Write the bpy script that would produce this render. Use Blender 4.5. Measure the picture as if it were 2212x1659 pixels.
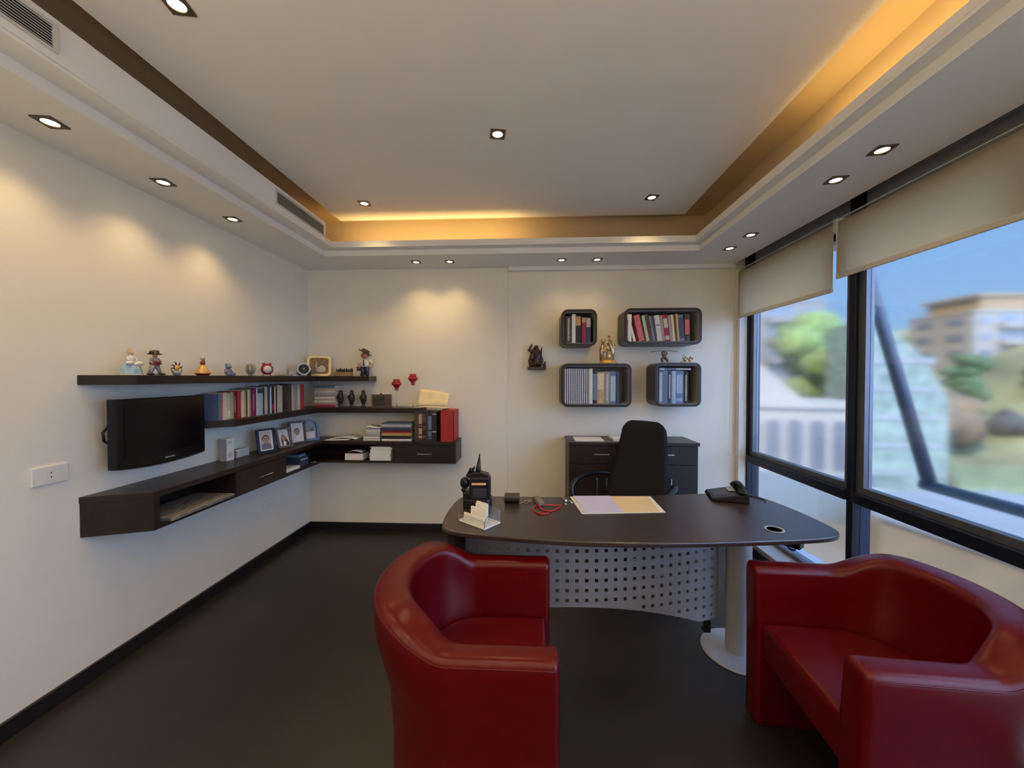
import bpy, bmesh, math, random
from mathutils import Vector, Matrix
R = random.Random(7)
PI = math.pi
for o in list(bpy.data.objects): bpy.data.objects.remove(o)
SC = bpy.context.scene
COL = SC.collection

# ---------------------------------------------------------------- camera
cd = bpy.data.cameras.new('camera'); cam = bpy.data.objects.new('camera', cd); COL.objects.link(cam)
cd.sensor_fit = 'HORIZONTAL'; cd.sensor_width = 36.0; cd.lens = 36.0*825/2212
cd.clip_start = 0.02; cd.clip_end = 600
cam.location = (0, 0, 1.45)
cam.rotation_euler = (PI/2-math.atan(14.5/825), 0, math.atan(39/825))
SC.camera = cam
# ---------------------------------------------------------------- colour and exposure
SC.view_settings.view_transform = 'Standard'
SC.view_settings.look = 'None'
SC.view_settings.exposure = 0.0
SC.view_settings.gamma = 1.0
SC.view_settings.use_curve_mapping = False
SC.cycles.use_denoising = True
SC.cycles.max_bounces = 14
SC.cycles.diffuse_bounces = 7
SC.cycles.glossy_bounces = 4
SC.cycles.transmission_bounces = 12
SC.cycles.sample_clamp_indirect = 6.0
SC.cycles.blur_glossy = 0.6
# ---------------------------------------------------------------- sky: clear blue, plus an added glow behind the camera as daylight fill
W = bpy.data.worlds.new('sky'); SC.world = W; W.use_nodes = True
nt = W.node_tree; nt.nodes.clear()
def N(t, k, **kw):
    n = t.nodes.new(k)
    for a, b in kw.items(): setattr(n, a, b)
    return n
tc = N(nt, 'ShaderNodeTexCoord'); nz = N(nt, 'ShaderNodeSeparateXYZ')
nt.links.new(tc.outputs['Generated'], nz.inputs[0])
cr = N(nt, 'ShaderNodeValToRGB')
for p, c in ((0.0, (.30, .30, .28, 1)), (0.5, (.50, .70, .93, 1))):
    pass
e = cr.color_ramp.elements
e[0].position = 0.0; e[0].color = (.36, .60, .88, 1)
e[1].position = 0.55; e[1].color = (.15, .37, .90, 1)
e.new(0.12).color = (.28, .53, .90, 1)
nt.links.new(nz.outputs['Z'], cr.inputs[0])
dt = N(nt, 'ShaderNodeVectorMath', operation='DOT_PRODUCT')
nt.links.new(tc.outputs['Generated'], dt.inputs[0]); dt.inputs[1].default_value = Vector((.45, -.75, .5)).normalized()
mr = N(nt, 'ShaderNodeMapRange', interpolation_type='SMOOTHERSTEP')
mr.inputs['From Min'].default_value = .30; mr.inputs['From Max'].default_value = 1.0
mr.inputs['To Min'].default_value = 0; mr.inputs['To Max'].default_value = 1
nt.links.new(dt.outputs['Value'], mr.inputs['Value'])
gl = N(nt, 'ShaderNodeMix', data_type='RGBA', blend_type='ADD')
gl.inputs[7].default_value = (3.6, 5.3, 9.0, 1)
nt.links.new(mr.outputs[0], gl.inputs[0]); nt.links.new(cr.outputs[0], gl.inputs[6])
bg = N(nt, 'ShaderNodeBackground'); bg.inputs[1].default_value = 1.0
nt.links.new(gl.outputs[2], bg.inputs[0])
wo = N(nt, 'ShaderNodeOutputWorld'); nt.links.new(bg.outputs[0], wo.inputs[0])
# ---------------------------------------------------------------- sun, high and behind the building
sd = bpy.data.lights.new('sun', 'SUN'); sun = bpy.data.objects.new('sun', sd); COL.objects.link(sun)
sd.energy = 7.0; sd.angle = math.radians(.6); sd.color = (1, .84, .62)
sun.rotation_euler = Vector((-.55, -.55, .63)).to_track_quat('Z', 'Y').to_euler()
# the lamps' strengths (watts); each lamp is built with its fitting further down
W_SOFFIT, W_PANEL, W_TUBE, W_FILL = 8.0, 16.0, 8.5, 175.0

# ================================================================ helpers
MATS = {}
def mat(name, col, rough=.5, metal=0.0, var=.08, scale=12.0, bump=0.0, spec=.5, emit=0.0, trans=0.0, coat=0.0, stretch=(1, 1, 1), ecol=None, sss=0):
    if name in MATS: return MATS[name]
    m = bpy.data.materials.new(name); m.use_nodes = True; t = m.node_tree
    b = t.nodes['Principled BSDF']
    tx = N(t, 'ShaderNodeTexCoord'); mp = N(t, 'ShaderNodeMapping'); mp.inputs['Scale'].default_value = stretch
    no = N(t, 'ShaderNodeTexNoise'); no.inputs['Scale'].default_value = scale; no.inputs['Detail'].default_value = 5
    t.links.new(tx.outputs['Object'], mp.inputs[0]); t.links.new(mp.outputs[0], no.inputs['Vector'])
    rp = N(t, 'ShaderNodeValToRGB'); e = rp.color_ramp.elements
    e[0].position = .3; e[1].position = .7
    e[0].color = tuple(max(0, c*(1-var)) for c in col)+(1,); e[1].color = tuple(min(1, c*(1+var)) for c in col)+(1,)
    t.links.new(no.outputs['Fac'], rp.inputs[0]); t.links.new(rp.outputs[0], b.inputs['Base Color'])
    b.inputs['Roughness'].default_value = rough; b.inputs['Metallic'].default_value = metal
    b.inputs['Specular IOR Level'].default_value = spec
    if trans: b.inputs['Transmission Weight'].default_value = trans
    if coat: b.inputs['Coat Weight'].default_value = coat; b.inputs['Coat Roughness'].default_value = .15
    if emit:
        b.inputs['Emission Color'].default_value = (ecol or col)+(1,); b.inputs['Emission Strength'].default_value = emit
    if bump:
        bp = N(t, 'ShaderNodeBump'); bp.inputs['Strength'].default_value = bump; bp.inputs['Distance'].default_value = .01
        t.links.new(no.outputs['Fac'], bp.inputs['Height']); t.links.new(bp.outputs[0], b.inputs['Normal'])
    MATS[name] = m; return m
def sl(r, g, b):      # sRGB 0..255 to linear
    f = lambda c: (c/255/12.92) if c <= 10 else ((c/255+.055)/1.055)**2.4
    return (f(r), f(g), f(b))

class B:
    """collects shapes into one bmesh"""
    def __init__(s): s.bm = bmesh.new(); s.mi = 0
    def _new(s, verts, M=None):
        if M is not None:
            for v in verts: v.co = M @ v.co
    def box(s, x0, x1, y0, y1, z0, z1, bev=0, M=None, seg=2):
        t = bmesh.new(); bmesh.ops.create_cube(t, size=1)
        for v in t.verts:
            v.co = Vector(((x0+x1)/2+v.co.x*(x1-x0), (y0+y1)/2+v.co.y*(y1-y0), (z0+z1)/2+v.co.z*(z1-z0)))
        if bev: bmesh.ops.bevel(t, geom=list(t.edges), offset=bev, segments=seg, affect='EDGES', profile=.5)
        return s.add(t, M)
    def add(s, t, M=None, smooth=False):
        if M is not None: t.transform(M)
        for f in t.faces:
            f.material_index = s.mi
            if smooth: f.smooth = True
        me = bpy.data.meshes.new('tmp'); t.to_mesh(me); t.free(); s.bm.from_mesh(me); bpy.data.meshes.remove(me)
        return s
    def ell(s, x, y, z, rx, ry=None, rz=None, M=None, sub=3, rot=None):
        ry = rx if ry is None else ry; rz = rx if rz is None else rz
        t = bmesh.new(); bmesh.ops.create_icosphere(t, subdivisions=sub, radius=1)
        m = Matrix.Translation((x, y, z)) @ (rot.to_matrix().to_4x4() if rot else Matrix()) @ Matrix.Diagonal((rx, ry, rz, 1))
        t.transform(m)
        return s.add(t, M, True)
    def lathe(s, prof, x=0, y=0, z=0, n=24, M=None, sy=1.0, smooth=True):
        t = bmesh.new(); rings = []
        for r, h in prof:
            rings.append([t.verts.new((x+r*math.cos(2*PI*k/n), y+sy*r*math.sin(2*PI*k/n), z+h)) for k in range(n)])
        for a, b in zip(rings, rings[1:]):
            for k in range(n): t.faces.new((a[k], a[(k+1) % n], b[(k+1) % n], b[k]))
        if prof[0][0] > 1e-5: t.faces.new(rings[0][::-1])
        if prof[-1][0] > 1e-5: t.faces.new(rings[-1])
        bmesh.ops.remove_doubles(t, verts=list(t.verts), dist=1e-6)
        return s.add(t, M, smooth)
    def tube(s, pts, r, n=10, M=None, caps=True):
        t = bmesh.new(); P = [Vector(p) for p in pts]; rr = r if isinstance(r, (list, tuple)) else [r]*len(P)
        rings = []; up = Vector((0, 0, 1))
        d0 = (P[1]-P[0]).normalized()
        if abs(d0.dot(up)) > .95: up = Vector((1, 0, 0))
        a = d0.cross(up).normalized()
        for i, p in enumerate(P):
            d = (P[min(i+1, len(P)-1)]-P[max(i-1, 0)]).normalized()
            a = (a-d*a.dot(d)).normalized(); b = d.cross(a)
            rings.append([t.verts.new(p+rr[i]*(a*math.cos(2*PI*k/n)+b*math.sin(2*PI*k/n))) for k in range(n)])
        for u, v in zip(rings, rings[1:]):
            for k in range(n): t.faces.new((u[k], u[(k+1) % n], v[(k+1) % n], v[k]))
        if caps: t.faces.new(rings[0][::-1]); t.faces.new(rings[-1])
        return s.add(t, M, True)
    def prism(s, pts, z0, z1, M=None, bev=0, seg=2):
        """outline pts (x,y) extruded in z"""
        t = bmesh.new()
        lo = [t.verts.new((p[0], p[1], z0)) for p in pts]
        f = t.faces.new(lo); r = bmesh.ops.extrude_face_region(t, geom=[f])
        for v in r['geom']:
            if isinstance(v, bmesh.types.BMVert): v.co.z = z1
        bmesh.ops.recalc_face_normals(t, faces=list(t.faces))
        if bev:
            ed = [e for e in t.edges if abs(e.verts[0].co.z-e.verts[1].co.z) < 1e-6]
            bmesh.ops.bevel(t, geom=ed, offset=bev, segments=seg, affect='EDGES', profile=.5)
        return s.add(t, M)
    def ring(s, outer, inner, z0, z1, M=None):
        """frame between two outlines of equal point count, extruded in z"""
        t = bmesh.new(); n = len(outer)
        v = [[t.verts.new((p[0], p[1], z)) for p in L] for L in (outer, inner) for z in (z0, z1)]
        oo, o1, ii, i1 = v
        for k in range(n):
            j = (k+1) % n
            t.faces.new((oo[k], oo[j], o1[j], o1[k])); t.faces.new((ii[j], ii[k], i1[k], i1[j]))
            t.faces.new((o1[k], o1[j], i1[j], i1[k])); t.faces.new((oo[j], oo[k], ii[k], ii[j]))
        return s.add(t, M)
    def m(s, i): s.mi = i; return s
def ob(name, b, mats, parent=None, loc=None, rot=None, bevel=0, smooth=None, label=None):
    bm = b.bm if isinstance(b, B) else b
    me = bpy.data.meshes.new(name)
    bmesh.ops.recalc_face_normals(bm, faces=list(bm.faces))
    if smooth:
        for f in bm.faces: f.smooth = True
    bm.to_mesh(me); bm.free()
    for m in (mats if isinstance(mats, (list, tuple)) else [mats]): me.materials.append(m)
    o = bpy.data.objects.new(name, me); COL.objects.link(o)
    if parent: o.parent = parent
    if loc is not None: o.location = loc
    if rot is not None: o.rotation_euler = rot
    if bevel:
        md = o.modifiers.new('bevel', 'BEVEL'); md.width = bevel; md.segments = 3; md.limit_method = 'ANGLE'; md.angle_limit = math.radians(40)
    if smooth == 'auto':
        me.set_sharp_from_angle(angle=math.radians(40))
    if label: o['label'] = label
    return o
def tag(o, label, cat, group=None):
    o['label'] = label; o['category'] = cat
    if group: o['group'] = group
    return o
def thing(name, label, cat, loc=(0, 0, 0), rz=0, group=None):
    o = bpy.data.objects.new(name, None); COL.objects.link(o); o.location = loc; o.rotation_euler = (0, 0, rz)
    o.empty_display_size = .05
    return tag(o, label, cat, group)
def struct(name, b, m, parent=None, **k):
    o = ob(name, b, m, parent, **k)
    o['kind'] = 'structure'
    return o
def dup(o, parent=None):
    c = o.copy(); COL.objects.link(c)
    if parent is not None: c.parent = parent
    for ch in list(o.children): dup(ch, c)
    return c
def TR(x=0, y=0, z=0, rx=0, ry=0, rz=0):
    return Matrix.Translation((x, y, z)) @ Matrix.Rotation(rz, 4, 'Z') @ Matrix.Rotation(ry, 4, 'Y') @ Matrix.Rotation(rx, 4, 'X')
def rrect(w, h, r, n=6, cx=0, cy=0):
    P = []
    for sx, sy, a0 in ((1, 1, 0), (-1, 1, PI/2), (-1, -1, PI), (1, -1, 1.5*PI)):
        for k in range(n+1):
            a = a0+k*PI/2/n; P.append((cx+sx*(w/2-r)+r*math.cos(a), cy+sy*(h/2-r)+r*math.sin(a)))
    return P

# ================================================================ materials of the place
WALL = mat('wall_paint', (.81, .775, .675), .75, var=.02, scale=3, bump=.02)
CEIL = mat('ceiling_paint', (.85, .84, .81), .8, var=.02, scale=2)
FLOOR = mat('floor_tile', (.021, .0185, .018), .42, var=.22, scale=2.2, bump=.02)
SKIRT = mat('black_skirting', (.012, .012, .015), .35, var=.1)
WENGE = mat('wenge_wood', (.022, .0145, .0125), .38, var=.28, scale=14, stretch=(1, 1, 9), bump=.03, spec=.32)
WENGH = mat('wenge_wood_lengthwise', (.022, .0145, .0125), .36, var=.28, scale=14, stretch=(9, 1, 9), bump=.03, spec=.32)
DESKW = mat('desk_veneer', (.034, .020, .018), .30, var=.2, scale=16, stretch=(1, 7, 1), bump=.02, spec=.8)
STEEL = mat('brushed_steel', (.62, .62, .60), .28, 1.0, var=.05)
ALU = mat('painted_aluminium', (.40, .42, .45), .38, .15, var=.04)
NAVY = mat('dark_window_frame', (.008, .011, .022), .32, var=.1, spec=.3)
FRAME2 = mat('grey_window_sash', (.10, .105, .125), .35, .3, var=.1)
RED = mat('red_leather', (.092, .0008, .0025), .31, var=.06, scale=30, bump=.06, spec=.3)
BLACK = mat('black_plastic', (.006, .006, .008), .32, var=.1, spec=.35)
BFAB = mat('black_fabric', (.006, .007, .012), .8, var=.25, scale=220, bump=.1, spec=.3)
SCRN = mat('dark_screen', (.002, .002, .004), .15, var=.05, spec=.2)
PAPER = mat('white_paper', (.78, .77, .74), .8, var=.03, scale=40)
PAGES = mat('page_edges', (.66, .61, .50), .85, var=.12, scale=60, stretch=(1, 1, 30))
WHITEP = mat('white_plastic', (.75, .74, .70), .4, var=.02)
GRILLE = mat('grille_paint', (.62, .60, .55), .5, var=.03)
DARKV = mat('duct_dark', (.02, .017, .015), .8)
BLIND = mat('blind_fabric', (.66, .60, .50), .85, var=.04, scale=90, bump=.05)
BLINDH = mat('blind_hem', (.56, .53, .48), .7, var=.04)
BEZEL = mat('bronze_bezel', (.10, .075, .05), .35, .7, var=.15)
LENS = mat('lamp_lens', (1, .93, .78), .3, emit=9, ecol=(1, .86, .62))
TUBE = mat('cove_tube', (1, .8, .5), .3, emit=2, ecol=(1, .50, .12))
SPAN = mat('spandrel_panel', (.30, .31, .27), .6, var=.05)
SILL = mat('sill_stone', (.34, .35, .37), .3, var=.06)
CHROME = mat('chrome', (.8, .8, .8), .12, 1.0)
tb = BLIND.node_tree; pb = tb.nodes['Principled BSDF']; om = [n for n in tb.nodes if n.type == 'OUTPUT_MATERIAL'][0]
tl = N(tb, 'ShaderNodeBsdfTranslucent'); tl.inputs[0].default_value = (.85, .74, .56, 1); ms = N(tb, 'ShaderNodeMixShader'); ms.inputs[0].default_value = .62
tb.links.new(pb.outputs[0], ms.inputs[1]); tb.links.new(tl.outputs[0], ms.inputs[2]); tb.links.new(ms.outputs[0], om.inputs[0])
GLASSM = bpy.data.materials.new('window_glass'); GLASSM.use_nodes = True
t = GLASSM.node_tree; t.nodes.clear()
gb = N(t, 'ShaderNodeBsdfGlass'); gb.inputs['Roughness'].default_value = .068; gb.inputs['IOR'].default_value = 1.45
gb.inputs['Color'].default_value = (.985, .99, .99, 1)
go = N(t, 'ShaderNodeOutputMaterial'); t.links.new(gb.outputs[0], go.inputs[0])
CLEAR = bpy.data.materials.new('clear_acrylic'); CLEAR.use_nodes = True
cb = CLEAR.node_tree.nodes['Principled BSDF']; cb.inputs['Transmission Weight'].default_value = .95; cb.inputs['Roughness'].default_value = .04
cb.inputs['IOR'].default_value = 1.3; cb.inputs['Base Color'].default_value = (.93, .95, .95, 1)

# ================================================================ the room
LX, BY, RX, FY = -2.10, 3.55, 1.93, -1.9     # left wall, far wall, window plane, wall behind the camera
struct('floor', B().box(LX-.2, 2.1, FY-.2, BY+.2, -.1, 0), FLOOR)
struct('wall_left', B().box(LX-.2, LX, FY-.2, BY+.2, 0, 2.95), WALL)
struct('wall_back', B().box(LX-.2, 1.97, BY, BY+.2, 0, 2.95), WALL)
struct('trim_7', B().box(LX, -.21, BY-.018, BY-.0002, 0, 2.46), WALL)
struct('wall_front', B().box(LX-.2, 2.2, FY-.2, FY, 0, 2.95), WALL)
# low curb under the glazing and the panel above it
struct('wall_right', B().box(1.81, 2.15, FY, BY, 0, .10).box(1.985, 2.2, FY, BY, 2.36, 2.95), [SILL])
struct('baseboard_left', B().box(LX, LX+.016, FY, BY-.018, 0, .075, .002), SKIRT)
struct('baseboard_back', B().box(LX, 1.81, BY-.034, BY-.018, 0, .075, .002), SKIRT)
struct('baseboard_right', B().box(1.796, 1.812, FY, BY-.034, 0, .07, .002), SKIRT)
# ceiling: slab, then the suspended panel
COVE_SHADE = mat('cove_shade_tan', (.52, .41, .27), .8, var=.04, scale=3)  # darker tan than the ceiling, with the cove's shade put into the colour
struct('ceiling', B().box(LX, 2.0, FY, BY, 2.82, 2.95), COVE_SHADE)
PX0, PX1, PY0, PY1 = -1.577, 1.228, -1.25, 3.128
struct('ceiling', B().box(PX0, PX1, PY0, PY1, 2.75, 2.775).box(PX0+.25, PX1-.25, PY0+.25, PY1-.25, 2.775, 2.82), CEIL)
# dropped ledges with a two-step edge and a lip in front of the cove
YF0, YF1 = -1.35, -1.28
b = B()
b.box(LX, -1.716, FY, BY, 2.46, 2.5055).box(LX, -1.61, FY, BY, 2.505, 2.52).box(-1.63, -1.61, YF1, 3.05, 2.519, 2.553)
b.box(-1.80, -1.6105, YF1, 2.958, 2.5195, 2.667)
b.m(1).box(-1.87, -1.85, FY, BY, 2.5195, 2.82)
struct('trim_1', b, [CEIL, COVE_SHADE])
b = B().box(-1.716, 1.345, 3.13, BY, 2.46, 2.5055).box(-1.61, 1.285, 3.05, BY, 2.505, 2.52).box(-1.61, 1.285, 3.05, 3.07, 2.519, 2.553)
b.box(-.2, 1.82, 3.50, BY, 2.425, 2.4605)
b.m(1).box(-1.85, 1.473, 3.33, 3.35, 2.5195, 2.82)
struct('trim_2', b, [CEIL, COVE_SHADE])
b = B().box(1.345, 1.82, FY, BY, 2.46, 2.5055).box(1.285, 1.82, FY, BY, 2.505, 2.52).box(1.285, 1.305, YF1, 3.05, 2.519, 2.553)
b.box(1.80, 1.82, FY, BY, 2.5195, 2.82)
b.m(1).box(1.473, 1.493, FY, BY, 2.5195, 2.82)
struct('trim_3', b, [CEIL, COVE_SHADE])
b = B().box(-1.716, 1.345, FY, YF0, 2.46, 2.5055).box(-1.61, 1.285, FY, YF1, 2.505, 2.52).box(-1.61, 1.285, YF1-.02, YF1, 2.519, 2.553).box(-1.85, 1.473, YF0-.2, YF0-.18, 2.5195, 2.82)
struct('trim_4', b, CEIL)
struct('trim_5', B().box(1.862, 1.93, BY-.05, BY, .10, 2.40, .004), WHITEP)   # pale casing between far wall and window

# ---------------------------------------------------------------- windows
def window(n, y0, y1):
    """one bay of the glazing: y0 near, y1 far"""
    w = bpy.data.objects.new('window_%d' % n, None); COL.objects.link(w); w['kind'] = 'structure'
    w.location = (RX, y0, .10)
    H = 2.36-.10; L = y1-y0
    ob('mullion', B().box(0, .11, L-.035, L, 0, H+.36, .003), NAVY, w)
    ob('mullion', B().box(0, .11, 0, .012, 0, H+.36, .003), NAVY, w)
    ob('rail', B().box(-.012, .09, .012, L-.035, .60, .664, .006), NAVY, w)
    ob('window_sash', B().box(.02, .07, L-.085, L-.035, .664, H).box(.02, .07, .012, .05, .664, H).box(.02, .07, .05, L-.085, .664, .70).box(.02, .07, .05, L-.085, H-.04, H), FRAME2, w)
    ob('window_sill', B().box(.02, .10, .012, L-.035, 0, .03, .002), FRAME2, w)
    ob('pane', B().box(.045, .051, .05, L-.085, .70, H-.04), GLASSM, w)
    ob('pane', B().box(.045, .051, .012, L-.035, .03, .60), GLASSM, w)
ys = [3.52, 2.405, 1.50, .50, -.50, -1.88]
struct('trim_6', B().box(RX, RX+.11, 3.52, BY, .10, 2.75, .003), NAVY)
for i in range(5): window(i+1, ys[i+1], ys[i])

def blind(y0, y1, ztop, zbot, label):
    t = thing('roller_blind', label, 'blind', (1.86, y0, zbot), 0, 'roller blinds along the glazing')
    L = y1-y0; H = ztop-zbot
    ob('fabric', B().box(-.001, .001, 0, L, .028, H), BLIND, t)
    ob('hem_bar', B().box(-.006, .006, 0, L, 0, .03, .005), BLINDH, t)
    b = B(); b.tube([(.03, .0, H-.02), (.03, L, H-.02)], .026, 16); b.box(.001, .006, 0, L, H-.012, H+.004)
    ob('roller_tube', b, BLIND, t)
    b = B().box(-.003, .06, -.006, 0, H-.05, H+.03).box(-.003, .06, L, L+.006, H-.05, H+.03)
    b.box(.02, .04, -.006, L+.006, H+.03, H+.034)
    ob('bracket', b, WHITEP, t)
    return t
BL = [blind(2.452, 3.525, 2.386, 1.972, 'narrow cream roller blind at the far corner, hanging lowest'),
      blind(1.30, 2.425, 2.386, 2.045, 'wide cream roller blind right of the narrow corner blind'),
      blind(-.55, 1.285, 2.386, 2.045, 'cream roller blind beyond the right edge of the picture')]
pts = [(-.002, 1.062, .40), (-.003, 1.062, -.4), (-.003, 1.062, -1.10)]
for k in range(7):
    a = PI*k/6; pts.append((-.038+.035*math.cos(a), 1.062, -1.19-.035*math.sin(a)))
pts += [(-.073, 1.062, -1.10), (-.060, 1.062, -.4), (-.030, 1.062, .40)]
ob('chain', B().tube(pts, .0024, 6), WHITEP, BL[0])
ob('chain', B().tube([(-.004, 1.117, .34), (-.006, 1.118, .28), (-.004, 1.116, .12)], .0035, 6), WHITEP, BL[1])

# ---------------------------------------------------------------- lamps
lampdata = {}
def downlight(x, y, z, size, label, group, watts, angle, rz=.12, on=True):
    t = thing('recessed_downlight', label, 'ceiling light', (x, y, z), rz, group)
    h = size/2
    r = h*.70; o, inn = [], []
    for k in range(40):
        ca, sa = math.cos(PI*k/20), math.sin(PI*k/20); q = h/max(abs(ca), abs(sa)); o.append((q*ca, q*sa)); inn.append((r*ca, r*sa))
    ob('bezel', B().ring(o, inn, -.005, -.0002), BEZEL, t)
    ob('lens', B().lathe([(0, -.0015), (r*.6, -.003), (r*.98, -.001), (r*.98, -.0002), (0, -.0002)], n=28), LENS, t)
    k = (watts, angle)
    if k not in lampdata:
        l = bpy.data.lights.new('spot', 'SPOT'); l.energy = watts; l.spot_size = math.radians(angle); l.spot_blend = 1.0
        l.shadow_soft_size = .03; l.color = (1, .69, .31); lampdata[k] = l
    s = bpy.data.objects.new('spot', lampdata[k]); COL.objects.link(s); s.parent = t; s.location = (0, 0, -.035)
    return t
G1 = 'downlights in the dropped ledge along the left wall'
for y, l in ((2.368, 'square downlight in left ceiling ledge, nearest the far corner'), (1.906, 'square downlight in left ceiling ledge, second from the far corner'),
             (1.44, 'square downlight in left ceiling ledge, above the left end of the long top shelf'), (.95, 'square downlight in left ceiling ledge, outside the left edge of the picture'),
             (.45, 'square downlight in left ceiling ledge, level with the camera'), (-.6, 'added square downlight in left ceiling ledge, unseen behind the camera')):  # the lamp behind the camera is added as warm fill
    downlight(-1.896, y, 2.46, .076, l, G1, W_SOFFIT, 118)
for x, l in ((-.998, 'square downlight in far ceiling ledge, leftmost of its row'), (-.703, 'square downlight in far ceiling ledge, second from left'),
             (.269, 'square downlight in far ceiling ledge, third from left'), (.573, 'square downlight in far ceiling ledge, rightmost of its row')):
    downlight(x, 3.32, 2.46, .076, l, 'downlights in the dropped ledge along the far wall', W_SOFFIT*(.95 if x < 0 else .4), 118)
for y, l in ((3.082, 'square downlight in window-side ledge, nearest the far corner'), (2.80, 'square downlight in window-side ledge, second from the far corner'),
             (2.046, 'square downlight in window-side ledge, third from the far corner'), (1.788, 'square downlight in window-side ledge, closest to the camera in view'),
             (.8, 'square downlight in window-side ledge, outside the right edge of the picture')):
    downlight(1.56, y, 2.46, .076, l, 'downlights in the dropped ledge along the windows', W_SOFFIT*.35, 118, -.12)
for x, y, l in ((-1.23, 1.297, 'square downlight at the top edge of the picture in the raised ceiling panel'), (-.174, 2.057, 'square downlight in the middle of the raised ceiling panel'),
             (-1.238, 2.821, 'square downlight at the far left corner of the raised ceiling panel'), (.877, 2.825, 'square downlight at the far right corner of the raised ceiling panel'),
             (.877, 1.1, 'square downlight in the raised panel above the right armchair'), (-.174, .3, 'square downlight in the raised panel above the camera'),
             (-1.23, -.6, 'added square downlight in the raised panel, unseen behind the camera, left'), (.877, -.6, 'added square downlight in the raised panel, unseen behind the camera, right')):  # both lamps behind the camera are added to warm the room
    downlight(x, y, 2.75, .078, l, 'downlights in the raised ceiling panel', W_PANEL, 122, .16)
# cove tubes lying on the ledge behind the lip
def cove(x0, y0, x1, y1, label, sgn):
    L = math.hypot(x1-x0, y1-y0); a = math.atan2(y1-y0, x1-x0)
    t = thing('cove_tube_lamp', label, 'lamp', (x0, y0, 2.52), a, 'warm tube lamps hidden in the ceiling cove')
    ob('tube', B().tube([(.02, 0, .022), (L-.02, 0, .022)], .008, 10), TUBE, t)
    ob('batten', B().box(0, L, -.015, .015, 0, .012), WHITEP, t)
    l = bpy.data.lights.new('strip', 'AREA'); l.shape = 'RECTANGLE'; l.size = L-.04; l.size_y = .02; l.energy = W_TUBE*L; l.color = (1, .66, .22)
    s = bpy.data.objects.new('strip', l); COL.objects.link(s); s.parent = t; s.location = (L/2, -.005*sgn, .024); s.rotation_euler = (sgn*math.radians(124), 0, 0)
cove(-1.58, 3.10, -.05, 3.10, 'warm tube lamp in the far ceiling cove, above the red goblets', 1)
cove(1.325, -1.2, 1.325, 1.95, 'warm tube lamp in the window-side ceiling cove at the top right', -1)

# two unseen bowl uplighters, added behind the camera to fill the room
def uplighter(x, y, label):
    t = thing('fill_uplighter', label, 'lamp', (x, y, 0), 0, 'added fill uplighters behind the camera')
    ob('base', B().lathe([(0, 0), (.13, 0), (.13, .012), (.02, .022), (0, .022)], n=32), BEZEL, t)
    ob('pole', B().tube([(0, 0, .02), (0, 0, 1.30)], .011, 12), BEZEL, t)
    ob('bowl', B().lathe([(0, 1.30), (.06, 1.305), (.15, 1.36), (.17, 1.40), (.165, 1.40), (.145, 1.365), (.055, 1.312), (0, 1.31)], n=36), BEZEL, t)
    ob('bulb', B().ell(0, 0, 1.355, .03, .03, .035), LENS, t)
    l = bpy.data.lights.new('fill_light', 'SPOT'); l.energy = W_FILL; l.spot_size = math.radians(170); l.spot_blend = 1.0; l.shadow_soft_size = .05; l.color = (1, .82, .60)
    s = bpy.data.objects.new('fill_light', l); COL.objects.link(s); s.parent = t; s.location = (0, 0, 1.41); s.rotation_euler = (PI, 0, 0)
uplighter(-1.2, -1.0, 'added bronze bowl fill uplighter behind the camera on the left')
uplighter(1.0, -1.0, 'added bronze bowl fill uplighter behind the camera on the window side')

# ---------------------------------------------------------------- air grilles
def grille(y0, y1, label):
    t = thing('air_grille', label, 'air vent', (-1.61, y0, 2.557), 0, 'air conditioning grilles in the left ceiling box')
    L = y1-y0; H = .080
    ob('backing', B().box(.0002, .001, .004, L-.004, .004, H-.004), DARKV, t)
    ob('frame', B().box(.0002, .006, -.012, L+.012, H-.002, H+.010, .001).box(.0002, .006, -.012, L+.012, -.008, .002, .001).box(.0002, .006, -.012, .002, 0, H, .001).box(.0002, .006, L-.002, L+.012, 0, H, .001), GRILLE, t)
    b = B()
    for k in range(8): b.box(-.002, .002, 0, L, -.001, .001, M=TR(.0035, 0, .008+k*.0092, ry=.7))
    n = int(L/.6)
    for k in range(1, n+1): b.box(.002, .0055, L*k/(n+1)-.003, L*k/(n+1)+.003, 0, H)
    ob('slats', b, GRILLE, t)
grille(2.372, 2.925, 'pale slatted air grille near the far left ceiling corner')
grille(.45, 1.235, 'slatted air grille at the top left corner of the picture')
# ================================================================ wall shelves and hanging cabinet (built of dark wood)
def outline_L(y0w, y0f, d, x1w, x1f):
    """shelf outline running along the left wall and round the corner along the far wall"""
    yb = BY-.018
    return [(LX, y0w), (LX+d, y0f), (LX+d, yb-d+.001), (x1f, yb-d+.001), (x1w, yb), (LX, yb)]
t = ob('wall_shelf', B().prism(outline_L(1.675, 1.74, .22, -1.445, -1.425), 1.415, 1.460, bev=.002), WENGH)
tag(t, 'long dark wood top shelf around the corner, carrying the figurines', 'shelf')
t = ob('wall_shelf', B().prism(outline_L(2.20, 2.35, .215, -.97, -.97), 1.134, 1.178, bev=.002), WENGH)
tag(t, 'dark wood middle shelf around the corner, carrying the row of books', 'shelf')
yb = BY-.018
cab = thing('hanging_cabinet', 'long low dark wood cabinet hung around the corner of the left and far walls', 'cabinet', (0, 0, 0))
ob('worktop', B().prism(outline_L(1.672, 1.765, .27, -.639, -.639), .860, .890, bev=.002), WENGH, cab)
ob('bottom_board', B().prism([(LX+.001, 1.674), (-1.833, 1.767), (-1.833, 3.268), (-.641, 3.268), (-.641, yb-.001), (LX+.001, yb-.001)], .700, .718, bev=.001), WENGH, cab)
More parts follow.
